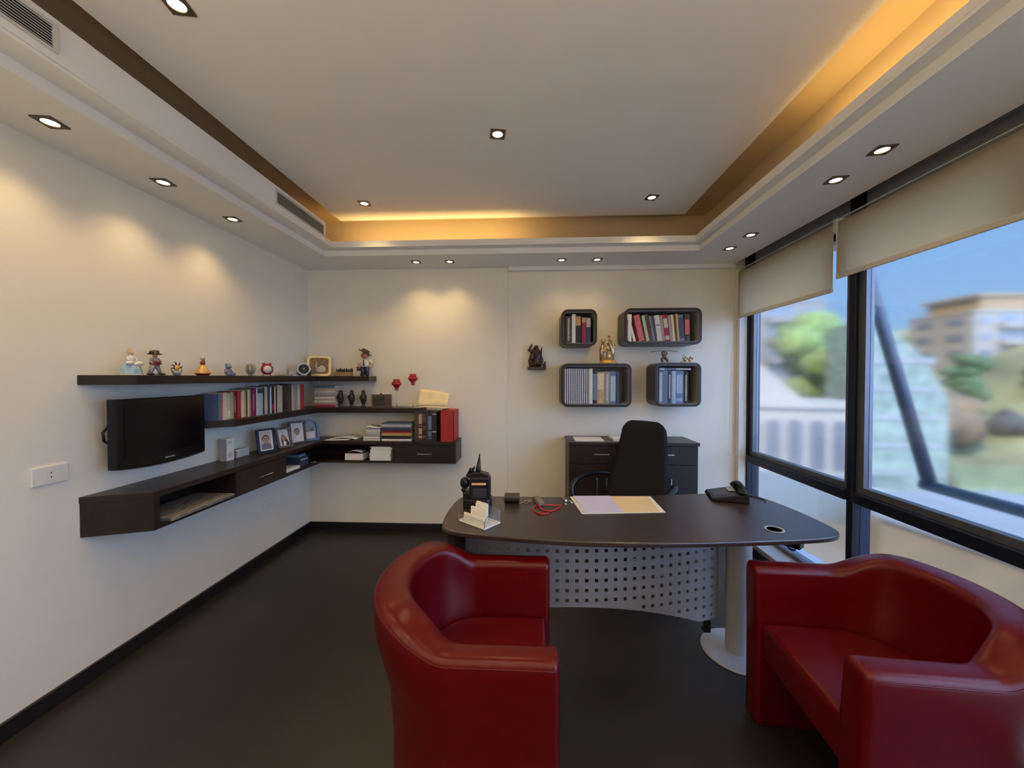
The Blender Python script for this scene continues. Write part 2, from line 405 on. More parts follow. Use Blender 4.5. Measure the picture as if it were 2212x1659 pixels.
ob('side_panel', B().prism([(LX+.001, 1.674), (-1.832, 1.768), (-1.832, 1.795), (LX+.001, 1.70)], .7182, .8598), WENGH, cab)
ob('side_panel', B().box(-.660, -.6412, 3.268, yb-.001, .7182, .8598), WENGH, cab)
ob('back_board', B().box(LX+.001, LX+.008, 1.705, yb-.01, .7182, .8598).box(LX+.01, -.661, yb-.008, yb-.001, .7182, .8598), WENGH, cab)
for y in (2.284, 2.765): ob('divider', B().box(LX+.009, -1.834, y, y+.016, .7182, .8598), WENGH, cab)
ob('divider', B().box(-1.188, -1.172, 3.27, yb-.009, .7182, .8598), WENGH, cab)
dr = ob('drawer', B().box(-1.86, -1.829, 2.288, 2.777, .703, .857, .0015), WENGH, cab)
ob('handle', B().box(-1.812, -1.806, 2.46, 2.60, .777, .783, .001).box(-1.829, -1.806, 2.462, 2.468, .777, .783).box(-1.829, -1.806, 2.592, 2.598, .777, .783), STEEL, dr)
dr = ob('drawer', B().box(-1.184, -.644, 3.264, 3.30, .703, .857, .0015), WENGH, cab)
ob('handle', B().box(-.975, -.85, 3.241, 3.247, .783, .789, .001).box(-.973, -.967, 3.247, 3.264, .783, .789).box(-.858, -.852, 3.247, 3.264, .783, .789), STEEL, dr)

# ================================================================ credenza behind the desk
cr_ = thing('credenza', 'dark wood credenza with drawers and doors against the far wall', 'cabinet', (.32, 3.172, 0))
ob('top_board', B().box(0, 1.066, 0, .36, .886, .912, .002), WENGH, cr_)
ob('carcass', B().box(.006, 1.055, .026, .355, .06, .8858).box(.02, 1.04, .05, .34, 0, .06), WENGE, cr_)
for x in (.008, .532):
    d = ob('drawer', B().box(x, x+.521, .008, .0258, .731, .880, .0015), WENGH, cr_)
    c = x+.26
    ob('handle', B().box(c-.063, c+.063, -.018, -.011, .812, .819, .001).box(c-.058, c-.052, -.011, .008, .812, .819).box(c+.052, c+.058, -.011, .008, .812, .819), STEEL, d)
    for k in (0, 1):
        d = ob('door', B().box(x+k*.262, x+k*.262+.259, .008, .0258, .065, .727, .0015), WENGE, cr_)
        hx = x+.222 if k == 0 else x+.30
        ob('handle', B().box(hx-.0035, hx+.0035, -.018, -.011, .44, .62, .001).box(hx-.003, hx+.003, -.011, .008, .45, .456).box(hx-.003, hx+.003, -.011, .008, .604, .61), STEEL, d)

# ================================================================ rounded box shelves on the far wall
def boxshelf(x0, x1, z0, z1, label, r=.055):
    t = thing('box_shelf', label, 'wall shelf', ((x0+x1)/2, 3.30, (z0+z1)/2), 0, 'rounded box shelves above the credenza')
    w, h = x1-x0, z1-z0
    M = Matrix.Rotation(-PI/2, 4, 'X') # z -> y ; y -> -z
    o = rrect(w, h, r); i = rrect(w-.044, h-.044, r-.020)
    b = B().ring(o, i, .004, .2495, M)
    o2 = rrect(w-.012, h-.012, r-.004)
    b.ring(o2, i, 0, .004, M)
    ob('shell', b, WENGH, t, smooth='auto')
    i2 = rrect(w-.0445, h-.0445, r-.0203); i3 = rrect(w-.052, h-.052, r-.025)
    b = B().ring(i2, i3, .006, .2485, M); b.prism(i2, .240, .2485, M)
    ob('lining', b, mat('grey_lining', (.30, .30, .31), .5, var=.04), t, smooth='auto')
    return t
BX = dict(a=(.268, .572, 1.718, 2.032), b=(.802, 1.450, 1.728, 2.038), c=(.268, .866, 1.195, 1.568), d=(1.062, 1.447, 1.200, 1.574))
boxshelf(*BX['a'], 'small square dark box shelf, upper left of the four')
boxshelf(*BX['b'], 'wide dark box shelf with leaning books, upper right of the four')
boxshelf(*BX['c'], 'wide dark box shelf with grey journals, lower left of the four')
boxshelf(*BX['d'], 'squarish dark box shelf with blue books, lower right of the four')

# ================================================================ desk
desk = thing('office_desk', 'large dark wood desk with curved top and perforated metal front', 'desk', (0, 0, 0))
raw = [(-.419, 1.775), (-.394, 1.732), (-.301, 1.695), (-.091, 1.660), (.11, 1.633), (.324, 1.622), (.596, 1.631), (.897, 1.659), (1.189, 1.696), (1.33, 1.724), (1.388, 1.762),
       (1.414, 1.82), (1.413, 1.96), (1.395, 2.13), (1.35, 2.30), (1.30, 2.37), (1.24, 2.378), (.99, 2.335), (.70, 2.285), (.424, 2.255), (.19, 2.238), (-.067, 2.23), (-.232, 2.234), (-.36, 2.238), (-.405, 2.20), (-.422, 2.11), (-.432, 1.95)]
def smooth_poly(P, it=2):
    for _ in range(it):
        Q = []
        for i, p in enumerate(P):
            q = P[(i+1) % len(P)]
            Q += [(p[0]*.75+q[0]*.25, p[1]*.75+q[1]*.25), (p[0]*.25+q[0]*.75, p[1]*.25+q[1]*.75)]
        P = Q
    return P
ob('desktop', B().prism(smooth_poly(raw), .727, .75, bev=.006, seg=3), DESKW, desk)
gr = B().lathe([(.030, 0), (.033, .0015), (.040, .0025), (.0405, 0)], 1.123, 1.80, .7501, 28)
g_ = ob('cable_grommet', gr, ALU, desk)
ob('grommet_hole', B().lathe([(0, .0012), (.0305, .0012)], 1.123, 1.80, .7501, 28), BLACK, g_)
ob('side_panel', B().box(-.385, -.355, 1.76, 2.19, 0, .7268, .002), WENGE, desk)
ob('apron', B().box(-.353, 1.02, 2.14, 2.158, .50, .7268, .002), WENGE, desk)
ob('support_rail', B().box(-.353, 1.06, 2.03, 2.06, .690, .7268).box(-.30, -.27, 1.80, 2.03, .690, .7268).box(.60, .63, 1.80, 2.03, .690, .7268), BLACK, desk)
col = ob('pedestal_column', B().lathe([(.059, .014), (.060, .02), (.060, .722), (.060, .7265)], 1.10, 2.05, 0, 40).box(1.10, 1.16, 2.04, 2.06, .016, .70, .004), ALU, desk, smooth='auto')
ob('base_disc', B().lathe([(0, 0), (.178, 0), (.180, .004), (.176, .009), (.12, .013), (0, .014)], 1.10, 2.05, 0, 56), ALU, desk, smooth='auto')
# perforated modesty panel, curved in plan, bottom edge arched
def mod(u): return 1.90+.22*(u-.1)**2
cells, zs = [], [.582-.0498*k for k in range(9)]
us = [-.33]
hole = .0088
uc = -.304
ulist = [-.333]; hu = []
while uc < 1.00:
    ulist += [uc-hole, uc+hole]; hu.append((uc-hole, uc+hole)); ulist.append(uc+.0245); uc += .049
ulist = [u for u in ulist if u < 1.004]+[1.012]
zl = [.640]; hz = []
for z in zs: zl += [z+hole, z-hole, z-.0245]; hz.append((z-hole, z+hole))
zl = sorted(set(round(z, 5) for z in zl))
def zbot(u): return .300-.20*abs((u-.20)/.82)**2.1
bm = bmesh.new(); cache = {}
def V(u, z):
    k = (round(u, 5), round(z, 5))
    if k not in cache: cache[k] = bm.verts.new((u, mod(u), z))
    return cache[k]
for a, c in zip(ulist, ulist[1:]):
    inu = any(abs((a+c)/2-(h0+h1)/2) < 1e-4 for h0, h1 in hu)
    for z0, z1 in zip(zl, zl[1:]):
        zb0, zb1 = zbot(a), zbot(c); zb = max(zb0, zb1)
        if z1 <= min(zb0, zb1): continue
        inz = any(abs((z0+z1)/2-(h0+h1)/2) < 1e-4 for h0, h1 in hz)
        if inu and inz and z0 > zb+.008: continue
        za, zc = max(z0, min(zb0, z1-.0001)), max(z0, min(zb1, z1-.0001))
        try: bm.faces.new((V(a, za), V(c, zc), V(c, z1), V(a, z1)))
        except ValueError: pass
mp_ = ob('modesty_panel', bm, mat('perforated_metal', (.36, .37, .40), .45, .45, var=.05), desk, label='grey metal front panel with square perforations')
md = mp_.modifiers.new('solid', 'SOLIDIFY'); md.thickness = .003; md.offset = 1
for x in (-.29, -.05, .55, .93):
    ob('bracket', B().box(x-.02, x+.02, mod(x)+.004, mod(x)+.03, .60, .70, .002).box(x-.02, x+.02, mod(x)+.03, 2.03, .695, .70), ALU, desk)
ob('cable_bracket', B().box(.93, .965, mod(.95)+.006, 2.10, .085, .10, .002).box(.93, .965, mod(.95)+.004, mod(.95)+.02, .085, .15, .002), BLACK, desk)

# ================================================================ tub armchairs
def tub(label, loc, rz):
    t = thing('tub_armchair', label, 'armchair', loc, rz, 'red leather tub armchairs')
    T = .100; xs = .27; rx, ry = .245, .275
    n_st, n_arc = 10, 44
    path = []
    for k in range(n_st): path.append((T*.0+xs*k/n_st, -ry, 0, -1, 0))
    for k in range(n_arc+1):
        a = -PI/2+PI*k/n_arc
        x, y = xs+rx*math.cos(a), ry*math.sin(a); nx, ny = math.cos(a)/rx, math.sin(a)/ry; l = math.hypot(nx, ny)
        path.append((x, y, nx/l, ny/l, (k/n_arc)))
    for k in range(n_st-1, -1, -1): path.append((xs*k/n_st, ry, 0, 1, 1))
    ss = lambda v: 0 if v < 0 else 1 if v > 1 else v*v*(3-2*v)
    bm = bmesh.new(); rings = []
    NT = 16
    def sect(x, y, nx, ny, q, ins=0.0):
        # how far round the back this station is
        c = max(0, nx) if x > xs-1e-6 else 0
        k = ss((c+.02)/.62) if x > xs-.02 else 0
        h = .656+.088*ss((c-.12)/.72); fl = .010+.040*ss(c/.8); th = T*(.94+.30*k)
        P = []
        for z in (0, .006, .12, .25, .38, .46, .52, .56, .60):
            zz = z*(h-.05)/.60 if z > .3 else z
            f = ss((zz-.34)/(h-.06-.34)) if zz > .34 else 0
            P.append((T/2-.012*(1-f)*k+fl*f, zz))
        top = []
        oo = P[-1][0]; oi = oo-th-.0*k
        for j in range(NT+1):
            a = PI*j/NT; ex = .55
            ca, sa = math.cos(a), math.sin(a)
            top.append(((oo+oi)/2+(oo-oi)/2*math.copysign(abs(ca)**ex, ca), (h-.05)+.05*(abs(sa)**.62)))
        P += top
        for z in (.60, .54, .48, .42, .36):
            P.append((-T/2-.01*k+(oi+T/2+.01*k)*ss((z-.40)/.24), min(z, h-.055)))
        P += [(-T/2, .28), (-T/2, .006), (-T/2+.004, 0)]
        cx = 0; cz = h/2
        out = []
        for o_, z_ in P:
            if ins: o_ = o_*(1-ins/(T/2)); z_ = cz+(z_-cz)*(1-ins/cz)
            out.append(Vector((x+nx*o_, y+ny*o_, max(0.0, z_))))
        return out
    st = []
    for ins, dx in ((.022, -.0175), (.012, -.0155), (.005, -.011), (.001, -.005)):
        p = path[0]; st.append([v+Vector((dx+.0, 0, 0)) for v in sect(p[0], p[1], p[2], p[3], 0, ins)])
    for p in path: st.append(sect(*p))
    for ins, dx in ((.001, -.005), (.005, -.011), (.012, -.0155), (.022, -.0175)):
        p = path[-1]; st.append([v+Vector((dx, 0, 0)) for v in sect(p[0], p[1], p[2], p[3], 1, ins)])
    rings = [[bm.verts.new(v) for v in s_] for s_ in st]
    n = len(rings[0])
    for u, v in zip(rings, rings[1:]):
        for k in range(n): bm.faces.new((u[k], u[(k+1) % n], v[(k+1) % n], v[k]))
    bm.faces.new(rings[0][::-1]); bm.faces.new(rings[-1])
    bmesh.ops.recalc_face_normals(bm, faces=list(bm.faces))
    o = ob('shell', bm, RED, t, smooth=True)
    o.data.set_sharp_from_angle(angle=math.radians(60))
    # piping along the outer edge of the rolled top, and seams where the back rises
    pts = []
    for p in path:
        s_ = sect(*p); pts.append(s_[9+2]+Vector((0, 0, .0008)))
    ob('piping', B().tube(pts, .0022, 6), RED, t)
    for q in (n_st+9, n_st+n_arc-9):
        s_ = sect(*path[q]); ob('seam', B().tube([v+Vector((0, 0, .0004)) for v in s_[8:9+NT+2]], .0016, 6), RED, t)
    # seat: rounded slab filling the inside of the shell
    P = [(.004, -.222), (.004, .222)]
    for k in range(19):
        a = PI/2-PI*k/18; P.append((xs+(rx-.052)*math.cos(a), (ry-.0505)*math.sin(a)))
    bs = B().prism(P, .285, .440, bev=.022, seg=4)
    ob('seat', bs, RED, t, smooth='auto')
    return t
tub('red leather tub armchair on the left, back of it towards the left wall', (.068, 1.38, 0), PI)
tub('red leather tub armchair on the right, back of it towards the window', (.94, 1.385, 0), -.07)

# ================================================================ desk chair
ch = thing('desk_chair', 'black high-back swivel chair behind the desk', 'chair', (.69, 2.76, 0), math.radians(-43))
def pad(hh0, hh1, wf, yf, th, nu=20, nv=56):
    bm = bmesh.new(); front, back = [], []
    for j in range(nv+1):
        v = j/nv; z = hh0+(hh1-hh0)*v; w = wf(v); rf, rb = [], []
        for i in range(nu+1):
            u = -1+2*i/nu; e = (max(0, 1-abs(u)**2.6))**.5*(max(0, 1-abs(2*v-1)**9))**.5
            y = yf(v)+.035*(u*u)*-1
            x = w*u
            rf.append(bm.verts.new((x, y-th*e*.5, z))); rb.append(bm.verts.new((x, y+th*e*.5+.001, z)))
        front.append(rf); back.append(rb)
    for G, fl in ((front, 0), (back, 1)):
        for a, c in zip(G, G[1:]):
            for i in range(nu):
                q = (a[i], a[i+1], c[i+1], c[i]); bm.faces.new(q if not fl else q[::-1])
    bmesh.ops.remove_doubles(bm, verts=list(bm.verts), dist=.0012)
    ed = [e for e in bm.edges if e.is_boundary]
    bmesh.ops.bridge_loops(bm, edges=ed) if ed and False else None
    bmesh.ops.holes_fill(bm, edges=ed, sides=0)
    bmesh.ops.recalc_face_normals(bm, faces=list(bm.faces))
    return bm
def wf(v):
    w = .235-.012*v if v < .35 else .231-.062*((v-.35)/.65)
    if v > .88: w *= math.sqrt(max(0.0, 1-((v-.88)/.125)**2))*.5+.5
    if v < .06: w *= .9+.1*v/.06
    return w
ob('backrest', pad(.47, 1.115, wf, lambda v: .10+.06*math.sin(v*2.2)+.15*v, .085), BFAB, ch, smooth=True)
ob('seat', B().prism(rrect(.48, .47, .12, 8, 0, -.03), .42, .505, bev=.03, seg=4), BFAB, ch, smooth='auto')
for s in (-1, 1):
    pts = []
    base = [(.235, .235, .66), (.285, .16, .690), (.325, .05, .698), (.335, -.07, .694), (.335, -.16, .675), (.33, -.21, .63), (.31, -.215, .56), (.255, -.16, .50), (.20, -.10, .44)]
    for i in range(len(base)-1):
        for k in range(4):
            f = k/4; pts.append(tuple(s*a*(1-f)+s*c*f if ax == 0 else a*(1-f)+c*f for ax, (a, c) in enumerate(zip(base[i], base[i+1]))))
    pts.append((s*base[-1][0], base[-1][1], base[-1][2]))
    for _ in range(2): pts = [pts[0]]+[tuple((pts[i-1][a]+pts[i][a]*2+pts[i+1][a])/4 for a in range(3)) for i in range(1, len(pts)-1)]+[pts[-1]]
    ob('armrest', B().tube(pts, .017, 12), BLACK, ch, smooth=True)
ob('gas_column', B().lathe([(.026, .10), (.026, .30), (.018, .30), (.018, .415)], n=20).box(-.09, .09, -.12, .10, .40, .42, .004), BLACK, ch)
for k in range(5):
    a = 2*PI*k/5+.3
    lg = ob('leg', B().tube([(0, 0, .10), (.15*math.cos(a), .15*math.sin(a), .095), (.29*math.cos(a), .29*math.sin(a), .072)], [.028, .022, .014], 10), BLACK, ch, smooth=True)
    ob('caster', B().lathe([(0, -.018), (.024, -.018), (.027, -.01), (.027, .01), (.024, .018), (0, .018)], n=20, M=TR(.29*math.cos(a), .29*math.sin(a), .0272, rx=PI/2, rz=a)).tube([(.29*math.cos(a), .29*math.sin(a), .03), (.29*math.cos(a), .29*math.sin(a), .075)], .006, 8), BLACK, lg)

# ================================================================ television
tv = thing('television', 'black flat television mounted on the left wall under the top shelf', 'television', (-2.0, 1.955, 1.176), PI/2)
# local x runs along the wall away from the camera, local -y faces the room
def tvout(w, h, sag):
    P = []
    n = 12
    for k in range(n+1): P.append((-w/2+w*k/n, -h/2-sag*(1-(2*k/n-1)**2)))
    P += [(w/2, h/2), (-w/2, h/2)]
    return P
MT = Matrix.Rotation(PI/2, 4, 'X')   # outline (x, y) -> (x, z); extrusion z -> -y
ob('housing', B().prism(tvout(.492, .336, .016), -.002, .050, MT, bev=.007, seg=3), mat('tv_bezel', (.004, .004, .006), .2, spec=.25), tv, label='gloss black housing')
ob('screen', B().box(-.213, .213, -.0515, -.0502, -.122, .142), SCRN, tv)
ob('rear_cover', B().prism(tvout(.43, .28, .004), -.028, -.002, MT, bev=.008), BLACK, tv)
ob('mount', B().box(-.09, .09, .028, .0995, -.08, .08, .004)  , BLACK, tv)
ob('cable_loop', B().tube([(-.212, .024, -.05), (-.238, .024, -.03), (-.242, .024, .01), (-.216, .024, .04)], .006, 8), BLACK, tv)
ob('trim_strip', B().tube([(-.235+.47*k/12, -.047, -.170-.0155*(1-(2*k/12-1)**2)) for k in range(13)], .0022, 6), mat('tv_trim', (.16, .15, .16), .3, .5), tv)
def text(s, size, m, parent, loc, rot, ext=.0004, name='lettering', label=None):
    cu = bpy.data.curves.new(name, 'FONT'); cu.body = s; cu.size = size; cu.extrude = ext; cu.align_x = 'CENTER'; cu.align_y = 'CENTER'
    o = bpy.data.objects.new(name, cu); COL.objects.link(o); cu.materials.append(m)
    dg = bpy.context.evaluated_depsgraph_get(); me = bpy.data.meshes.new_from_object(o.evaluated_get(dg))
    bpy.data.objects.remove(o); bpy.data.curves.remove(cu)
    o = bpy.data.objects.new(name, me); COL.objects.link(o); o.parent = parent; o.location = loc; o.rotation_euler = rot
    if label: o['label'] = label
    return o
text('SAMSUNG', .0125, mat('silver_print', (.45, .45, .47), .4), tv, (.02, -.0506, -.155), (PI/2, 0, 0))

# ================================================================ wall sockets
def outlet(y, z, w, label, holes):
    t = thing('wall_socket', label, 'socket', (LX, y, z), 0)
    ob('plate', B().box(.0003, .009 if holes else .004, -w/2, w/2, -.040, .040, .003), WHITEP, t)
    ob('insert', B().box(.0092 if holes else .0042, .0105 if holes else .0052, -.022, .022, -.028, .028, .0008), WHITEP, t)
    b = B()
    for dz in (-.0095, .0095): b.lathe([(0, 0), (.003, 0)], n=12, M=TR(.0108 if holes else .0055, 0, dz, ry=PI/2))
    ob('hole', b, BLACK, t)
outlet(1.565, 1.024, .13, 'white socket with two round holes at the left edge of the picture', True)
outlet(2.95, .425, .115, 'flat white socket low on the left wall below the drawer', False)
# ================================================================ books
PALM = {}
def cmat(c, rough=.55):
    k = tuple(round(v, 4) for v in c)+(rough,)
    if k not in PALM: PALM[k] = mat('cover_%d' % len(PALM), c, rough, var=.10, scale=50)
    return PALM[k]
C = dict(cream=(.62, .55, .40), tan=(.42, .32, .18), darkred=(.12, .008, .012), red=(.42, .02, .035), pink=(.50, .12, .14), green=(.36, .48, .40), white=(.72, .70, .66),
         purple=(.16, .012, .06), grey=(.26, .26, .26), lightblue=(.36, .46, .52), blue=(.11, .17, .28), navy=(.03, .05, .10), black=(.014, .014, .018), beige=(.46, .42, .34),
         brown=(.07, .045, .03), darkbrown=(.045, .030, .022), magenta=(.26, .012, .07), gold=(.48, .32, .12), steelblue=(.13, .20, .32), palegrey=(.50, .51, .53), skyblue=(.30, .42, .60), yellow=(.80, .58, .22))
CN = dict(palegrey='pale grey', darkred='dark red', lightblue='light blue', darkbrown='dark brown', steelblue='steel blue', skyblue='sky blue')
def nm(c): return CN.get(c, c)
def book(th, h, d, col, label, group, loc, rz=0, ry=0, band=None, bands=(.72, .86), text_=None, cat='book', name='book', pages=None, rx=0):
    """spine at local -y, thickness along x, standing on z=0 ; origin at the spine's lower edge centre"""
    cv = min(.003, th*.18)
    b = B()
    b.m(0).box(-th/2, -th/2+cv, .001, d, 0, h).box(th/2-cv, th/2, .001, d, 0, h)
    sp = [(-th/2, .0025), (-th*.3, .0008), (0, 0), (th*.3, .0008), (th/2, .0025), (th/2, .0045), (-th/2, .0045)]
    b.prism(sp, 0, h)
    b.m(1).box(-th/2+cv, th/2-cv, .0045, d-.004, .003, h-.003)
    if band:
        bb = bands if isinstance(bands[0], tuple) else (bands,)
        b.m(2)
        for z0, z1 in bb: b.box(-th*.44, th*.44, -.0006, .003, h*z0, h*z1)
    if text_:
        b.m(2)
        rr = random.Random(int(th*1e5)+int(h*1e4))
        z = h*text_[0]
        while z < h*text_[1]:
            s = rr.uniform(.004, .010); b.box(-th*.14, th*.14, -.0008, .002, z, z+s); z += s+rr.uniform(.002, .004)
    o = ob(name, b, [cmat(C[col]), pages or PAGES, cmat(C[band] if band else (.62, .60, .54))])
    o.rotation_mode = 'XYZ'
    o.location = loc; o.rotation_euler = (rx, ry, rz)
    return tag(o, label, cat, group)
ORD = ['first', 'second', 'third', 'fourth', 'fifth', 'sixth', 'seventh', 'eighth', 'ninth', 'tenth', 'eleventh', 'twelfth', 'thirteenth', 'fourteenth', 'fifteenth', 'sixteenth', 'seventeenth', 'eighteenth', 'nineteenth', 'twentieth', 'twenty-first', 'twenty-second', 'twenty-third', 'twenty-fourth', 'twenty-fifth', 'twenty-sixth', 'twenty-seventh', 'twenty-eighth', 'twenty-ninth', 'thirtieth']
def thick(t): return 'thin' if t < .012 else 'thick' if t > .03 else 'medium'
# --- row on the middle shelf, along the left wall; spines face the room (+x)
row = [(345, 'skyblue'), (352, 'pink'), (376, 'cream'), (450, 'green'), (485, 'tan'), (545, 'darkred'), (572, 'darkred'), (602, 'red'), (655, 'cream'), (680, 'cream'), (705, 'tan'), (730, 'brown'), (755, 'yellow'), (782, 'grey'),
       (805, 'purple'), (833, 'magenta'), (860, 'purple'), (890, 'white'), (905, 'lightblue'), (990, 'black'), (1015, 'beige'), (1060, 'navy'), (1090, 'steelblue'), (1105, 'white'), (1122, 'black'), (1165, 'cream'), (1185, 'brown'),
       (1210, 'beige'), (1250, 'beige'), (1290, 'darkbrown'), (1360, 'brown'), (1430, 'beige'), (1470, 'grey'), (1510, 'beige'), (1560, 'red'), (1615, None)]
G = 'books standing on the middle shelf along the left wall'
XS = -1.945
def yrow(c): return 825*(-XS)/(1145-(400+c*.1507)) if c else 0
xs_ = [(yrow(c), col) for c, col in row]
for i, ((y0, col), (y1, _)) in enumerate(zip(xs_, xs_[1:])):
    if i == 0: y0 = y1-.024
    th = y1-y0-.0008
    f = i/34; h = .168+.052*f+R.uniform(-.006, .006)
    d = .145 if i else .148
    band = {3: 'white', 18: 'navy', 24: 'magenta', 29: 'black'}.get(i)
    tx = (.25, .8) if i in (5, 8, 12, 15, 27, 33) else None
    if i == 0: col, th = 'blue', .022
    book(th, h, d, col, '%s %s book standing in the row beside the television, %s from its left end' % (thick(th), nm(col), ORD[i] if i < 30 else ORD[35-i-1]+' from the red end, counting back') if i < 30
         else '%s %s book in the shelf row, %s from the end by the flat pile' % (thick(th), nm(col), ORD[34-i]), G, (XS, (y0+y1)/2, 1.178), rz=PI/2, band=band, bands=(.80, .97) if i == 18 else (.1, .35), text_=tx)
# --- flat pile in the corner on the middle shelf
pile = [('magenta', .018), ('pink', .014), ('beige', .016), ('white', .013), ('beige', .014), ('white', .020), ('grey', .012), ('beige', .012), ('palegrey', .014), ('white', .012), ('cream', .012), ('beige', .012), ('blue', .022)]
z = 1.178
for i, (col, th) in enumerate(pile):
    w = .19+R.uniform(-.008, .008)
    b = B().m(0).box(-w, 0, 0, .145, 0, .0016).box(-w, 0, 0, .145, th-.0016, th).box(-w, 0, .0, .0025, 0, th).m(1).box(-w+.003, -.002, .003, .142, .0016, th-.0016)
    if i in (3, 5): b.m(2).box(-w*.8, -w*.15, -.0006, .001, th*.25, th*.75)
    o = ob('book', b, [cmat(C[col]), PAGES, cmat(C['white'])]); o.location = (-1.755+R.uniform(-.004, .004), 3.36+R.uniform(0, .006), z); o.rotation_euler = (0, 0, R.uniform(-.02, .02))
    tag(o, '%s book lying flat in the shelf corner pile, %s' % (nm(col), 'topmost' if i == 12 else 'at the bottom' if i == 0 else ORD[i]+' up from the shelf'), 'book', 'books piled flat in the shelf corner')
    z += th+.0004
# --- flat piles on the hanging cabinet
def flatpile(items, x0, x1, y0, y1, z0, group, where, cat='book', name='book', jit=.004, thk=None):
    z = z0
    for i, (col, th) in enumerate(items):
        a, c = R.uniform(-jit, jit), R.uniform(0, jit)
        b = B().m(0).box(0, x1-x0, 0, y1-y0, 0, .0014).box(0, x1-x0, 0, y1-y0, th-.0014, th).box(0, x1-x0, 0, .002, 0, th) if cat == 'book' else B().m(1)
        b.m(1).box(.002, x1-x0-.002, .0022, y1-y0-.002, .0014 if cat == 'book' else 0, th-(.0014 if cat == 'book' else 0))
        o = ob(name, b, [cmat(C[col]), (NEWS if cat == 'newspaper' else PAPER) if cat != 'book' else PAGES]); o.location = (x0+a, y0+c, z); o.rotation_euler = (0, 0, R.uniform(-.03, .03) if cat != 'book' else 0)
        pos = 'topmost' if i == len(items)-1 else 'at the bottom' if i == 0 else ORD[i]+' from the bottom'
        tag(o, '%s %s %s, %s' % (nm(col), cat if cat == 'book' else 'bundle of paper', where, pos), cat, group)
        z += th+.0004
    return z
flatpile([('white', .020), ('black', .020), ('brown', .004), ('gold', .026), ('red', .010), ('darkred', .012), ('navy', .020), ('steelblue', .006), ('palegrey', .012), ('palegrey', .014), ('blue', .008)], -1.305, -1.045, 3.29, 3.45, .890, 'books piled flat against the tall dark volumes', 'in the flat pile beside the tall dark volumes')
flatpile([('white', .018), ('white', .020), ('beige', .018)], -1.475, -1.325, 3.30, 3.44, .890, 'pale books in the lower half of the white pile', 'lying low in the white pile', jit=.003)
zt = flatpile([('palegrey', .020), ('white', .018), ('palegrey', .012)], -1.450, -1.322, 3.30, 3.44, .9475, 'pale books in the upper half of the white pile', 'lying high in the white pile', jit=.002)
# curled magazine on top of the white pile
def curled(name, w, d, curl, mats, seg=14, lay=1, thk=.003):
    bm = bmesh.new()
    rows = []
    for k in range(seg+1):
        u = k/seg; z = curl(u)
        rows.append([bm.verts.new((w*u, 0, z)), bm.verts.new((w*u, d, z))])
    for a, c in zip(rows, rows[1:]): bm.faces.new((a[0], a[1], c[1], c[0]))
    o = ob(name, bm, mats, smooth=True); md = o.modifiers.new('solid', 'SOLIDIFY'); md.thickness = thk; md.offset = 1
    return o
o = curled('magazine', .125, .14, lambda u: .002+.016*(1-u)**2, PAPER); o.location = (-1.445, 3.30, zt)
tag(o, 'curled pale magazine on top of the white book pile', 'magazine')
o = curled('open_booklet', .245, .17, lambda u: .001+.028*math.sin(PI*min(1, u*1.02))**.8*(.35+.65*u), PAPER, thk=.004); o.location = (-1.80, 3.33, .8905)
tag(o, 'open white booklet lying beside the white book pile', 'booklet')
o = curled('paper_sheet', .22, .16, lambda u: .0006+.006*u*u, PAPER, thk=.0008); o.location = (-1.83, 3.30, .8904); o.rotation_euler = (0, 0, -.05)
tag(o, 'loose white sheet under the open booklet', 'paper')
# --- tall dark volumes and red box at the end of the hanging cabinet
G = 'tall dark volumes at the right end of the hanging cabinet'
x = -1.013
vols = [(.034, 'darkbrown', 'brown', ((.1, .9),)), (.036, 'darkbrown', 'tan', ((.10, .18), (.24, .44), (.5, .52), (.58, .92))), (.038, 'black', 'brown', ((.08, .2), (.28, .30), (.36, .54), (.62, .92))), (.012, 'brown', None, ()), (.034, 'black', 'steelblue', ((.08, .12), (.16, .34), (.38, .84))),
        (.042, 'black', 'beige', ((.30, .34), (.90, .94)))]
for i, (th, col, bd, bands) in enumerate(vols):
    book(th-.001, .262-.003*(i % 2), .17, col, ['dark brown tall volume nearest the flat book pile', 'dark tall volume with tan spine panels', 'black tall volume with brown spine panels', 'thin brown tall volume among the black ones', 'black tall volume with blue-grey spine lettering', 'black tall volume with a pale framed spine beside the red box'][i],
         G, (x+th/2, 3.30, .890), band=bd, bands=bands or (.1, .2))
    x += th
rb = thing('box_file', 'red box file standing at the right end of the hanging cabinet', 'box file', (-.784, 3.30, .890))
b = B().m(0).box(0, .118, 0, .225, 0, .004).box(0, .118, 0, .225, .266, .270).box(0, .004, 0, .225, .004, .266).box(.114, .118, 0, .225, .004, .266).box(0, .118, 0, .004, .004, .266)
ob('cover', b, cmat((.40, .018, .022)), rb)
ob('paper_block', B().box(.005, .113, .006, .219, .005, .262), PAPER, rb)
o = curled('document_folder', .285, .15, lambda u: .001+.010*math.sin(PI*u)*(1-u), mat('lamplit_card', (.88, .72, .40), .7), thk=.003)  # spotlight warmth is put into the yellow of this white card
o.location = (-1.010, 3.31, 1.1802)
tag(o, 'card coloured as lamplit yellow, lying on the tall dark volumes under the folder', 'paper')
lm = thing('lamplit_folder', 'pale yellow open folder standing on the tall dark volumes, with spotlight warmth put into its yellow', 'folder', (-1.010, 3.36, 1.200), -.03)
b = B(); bm = b.bm
for k in range(11):
    pass
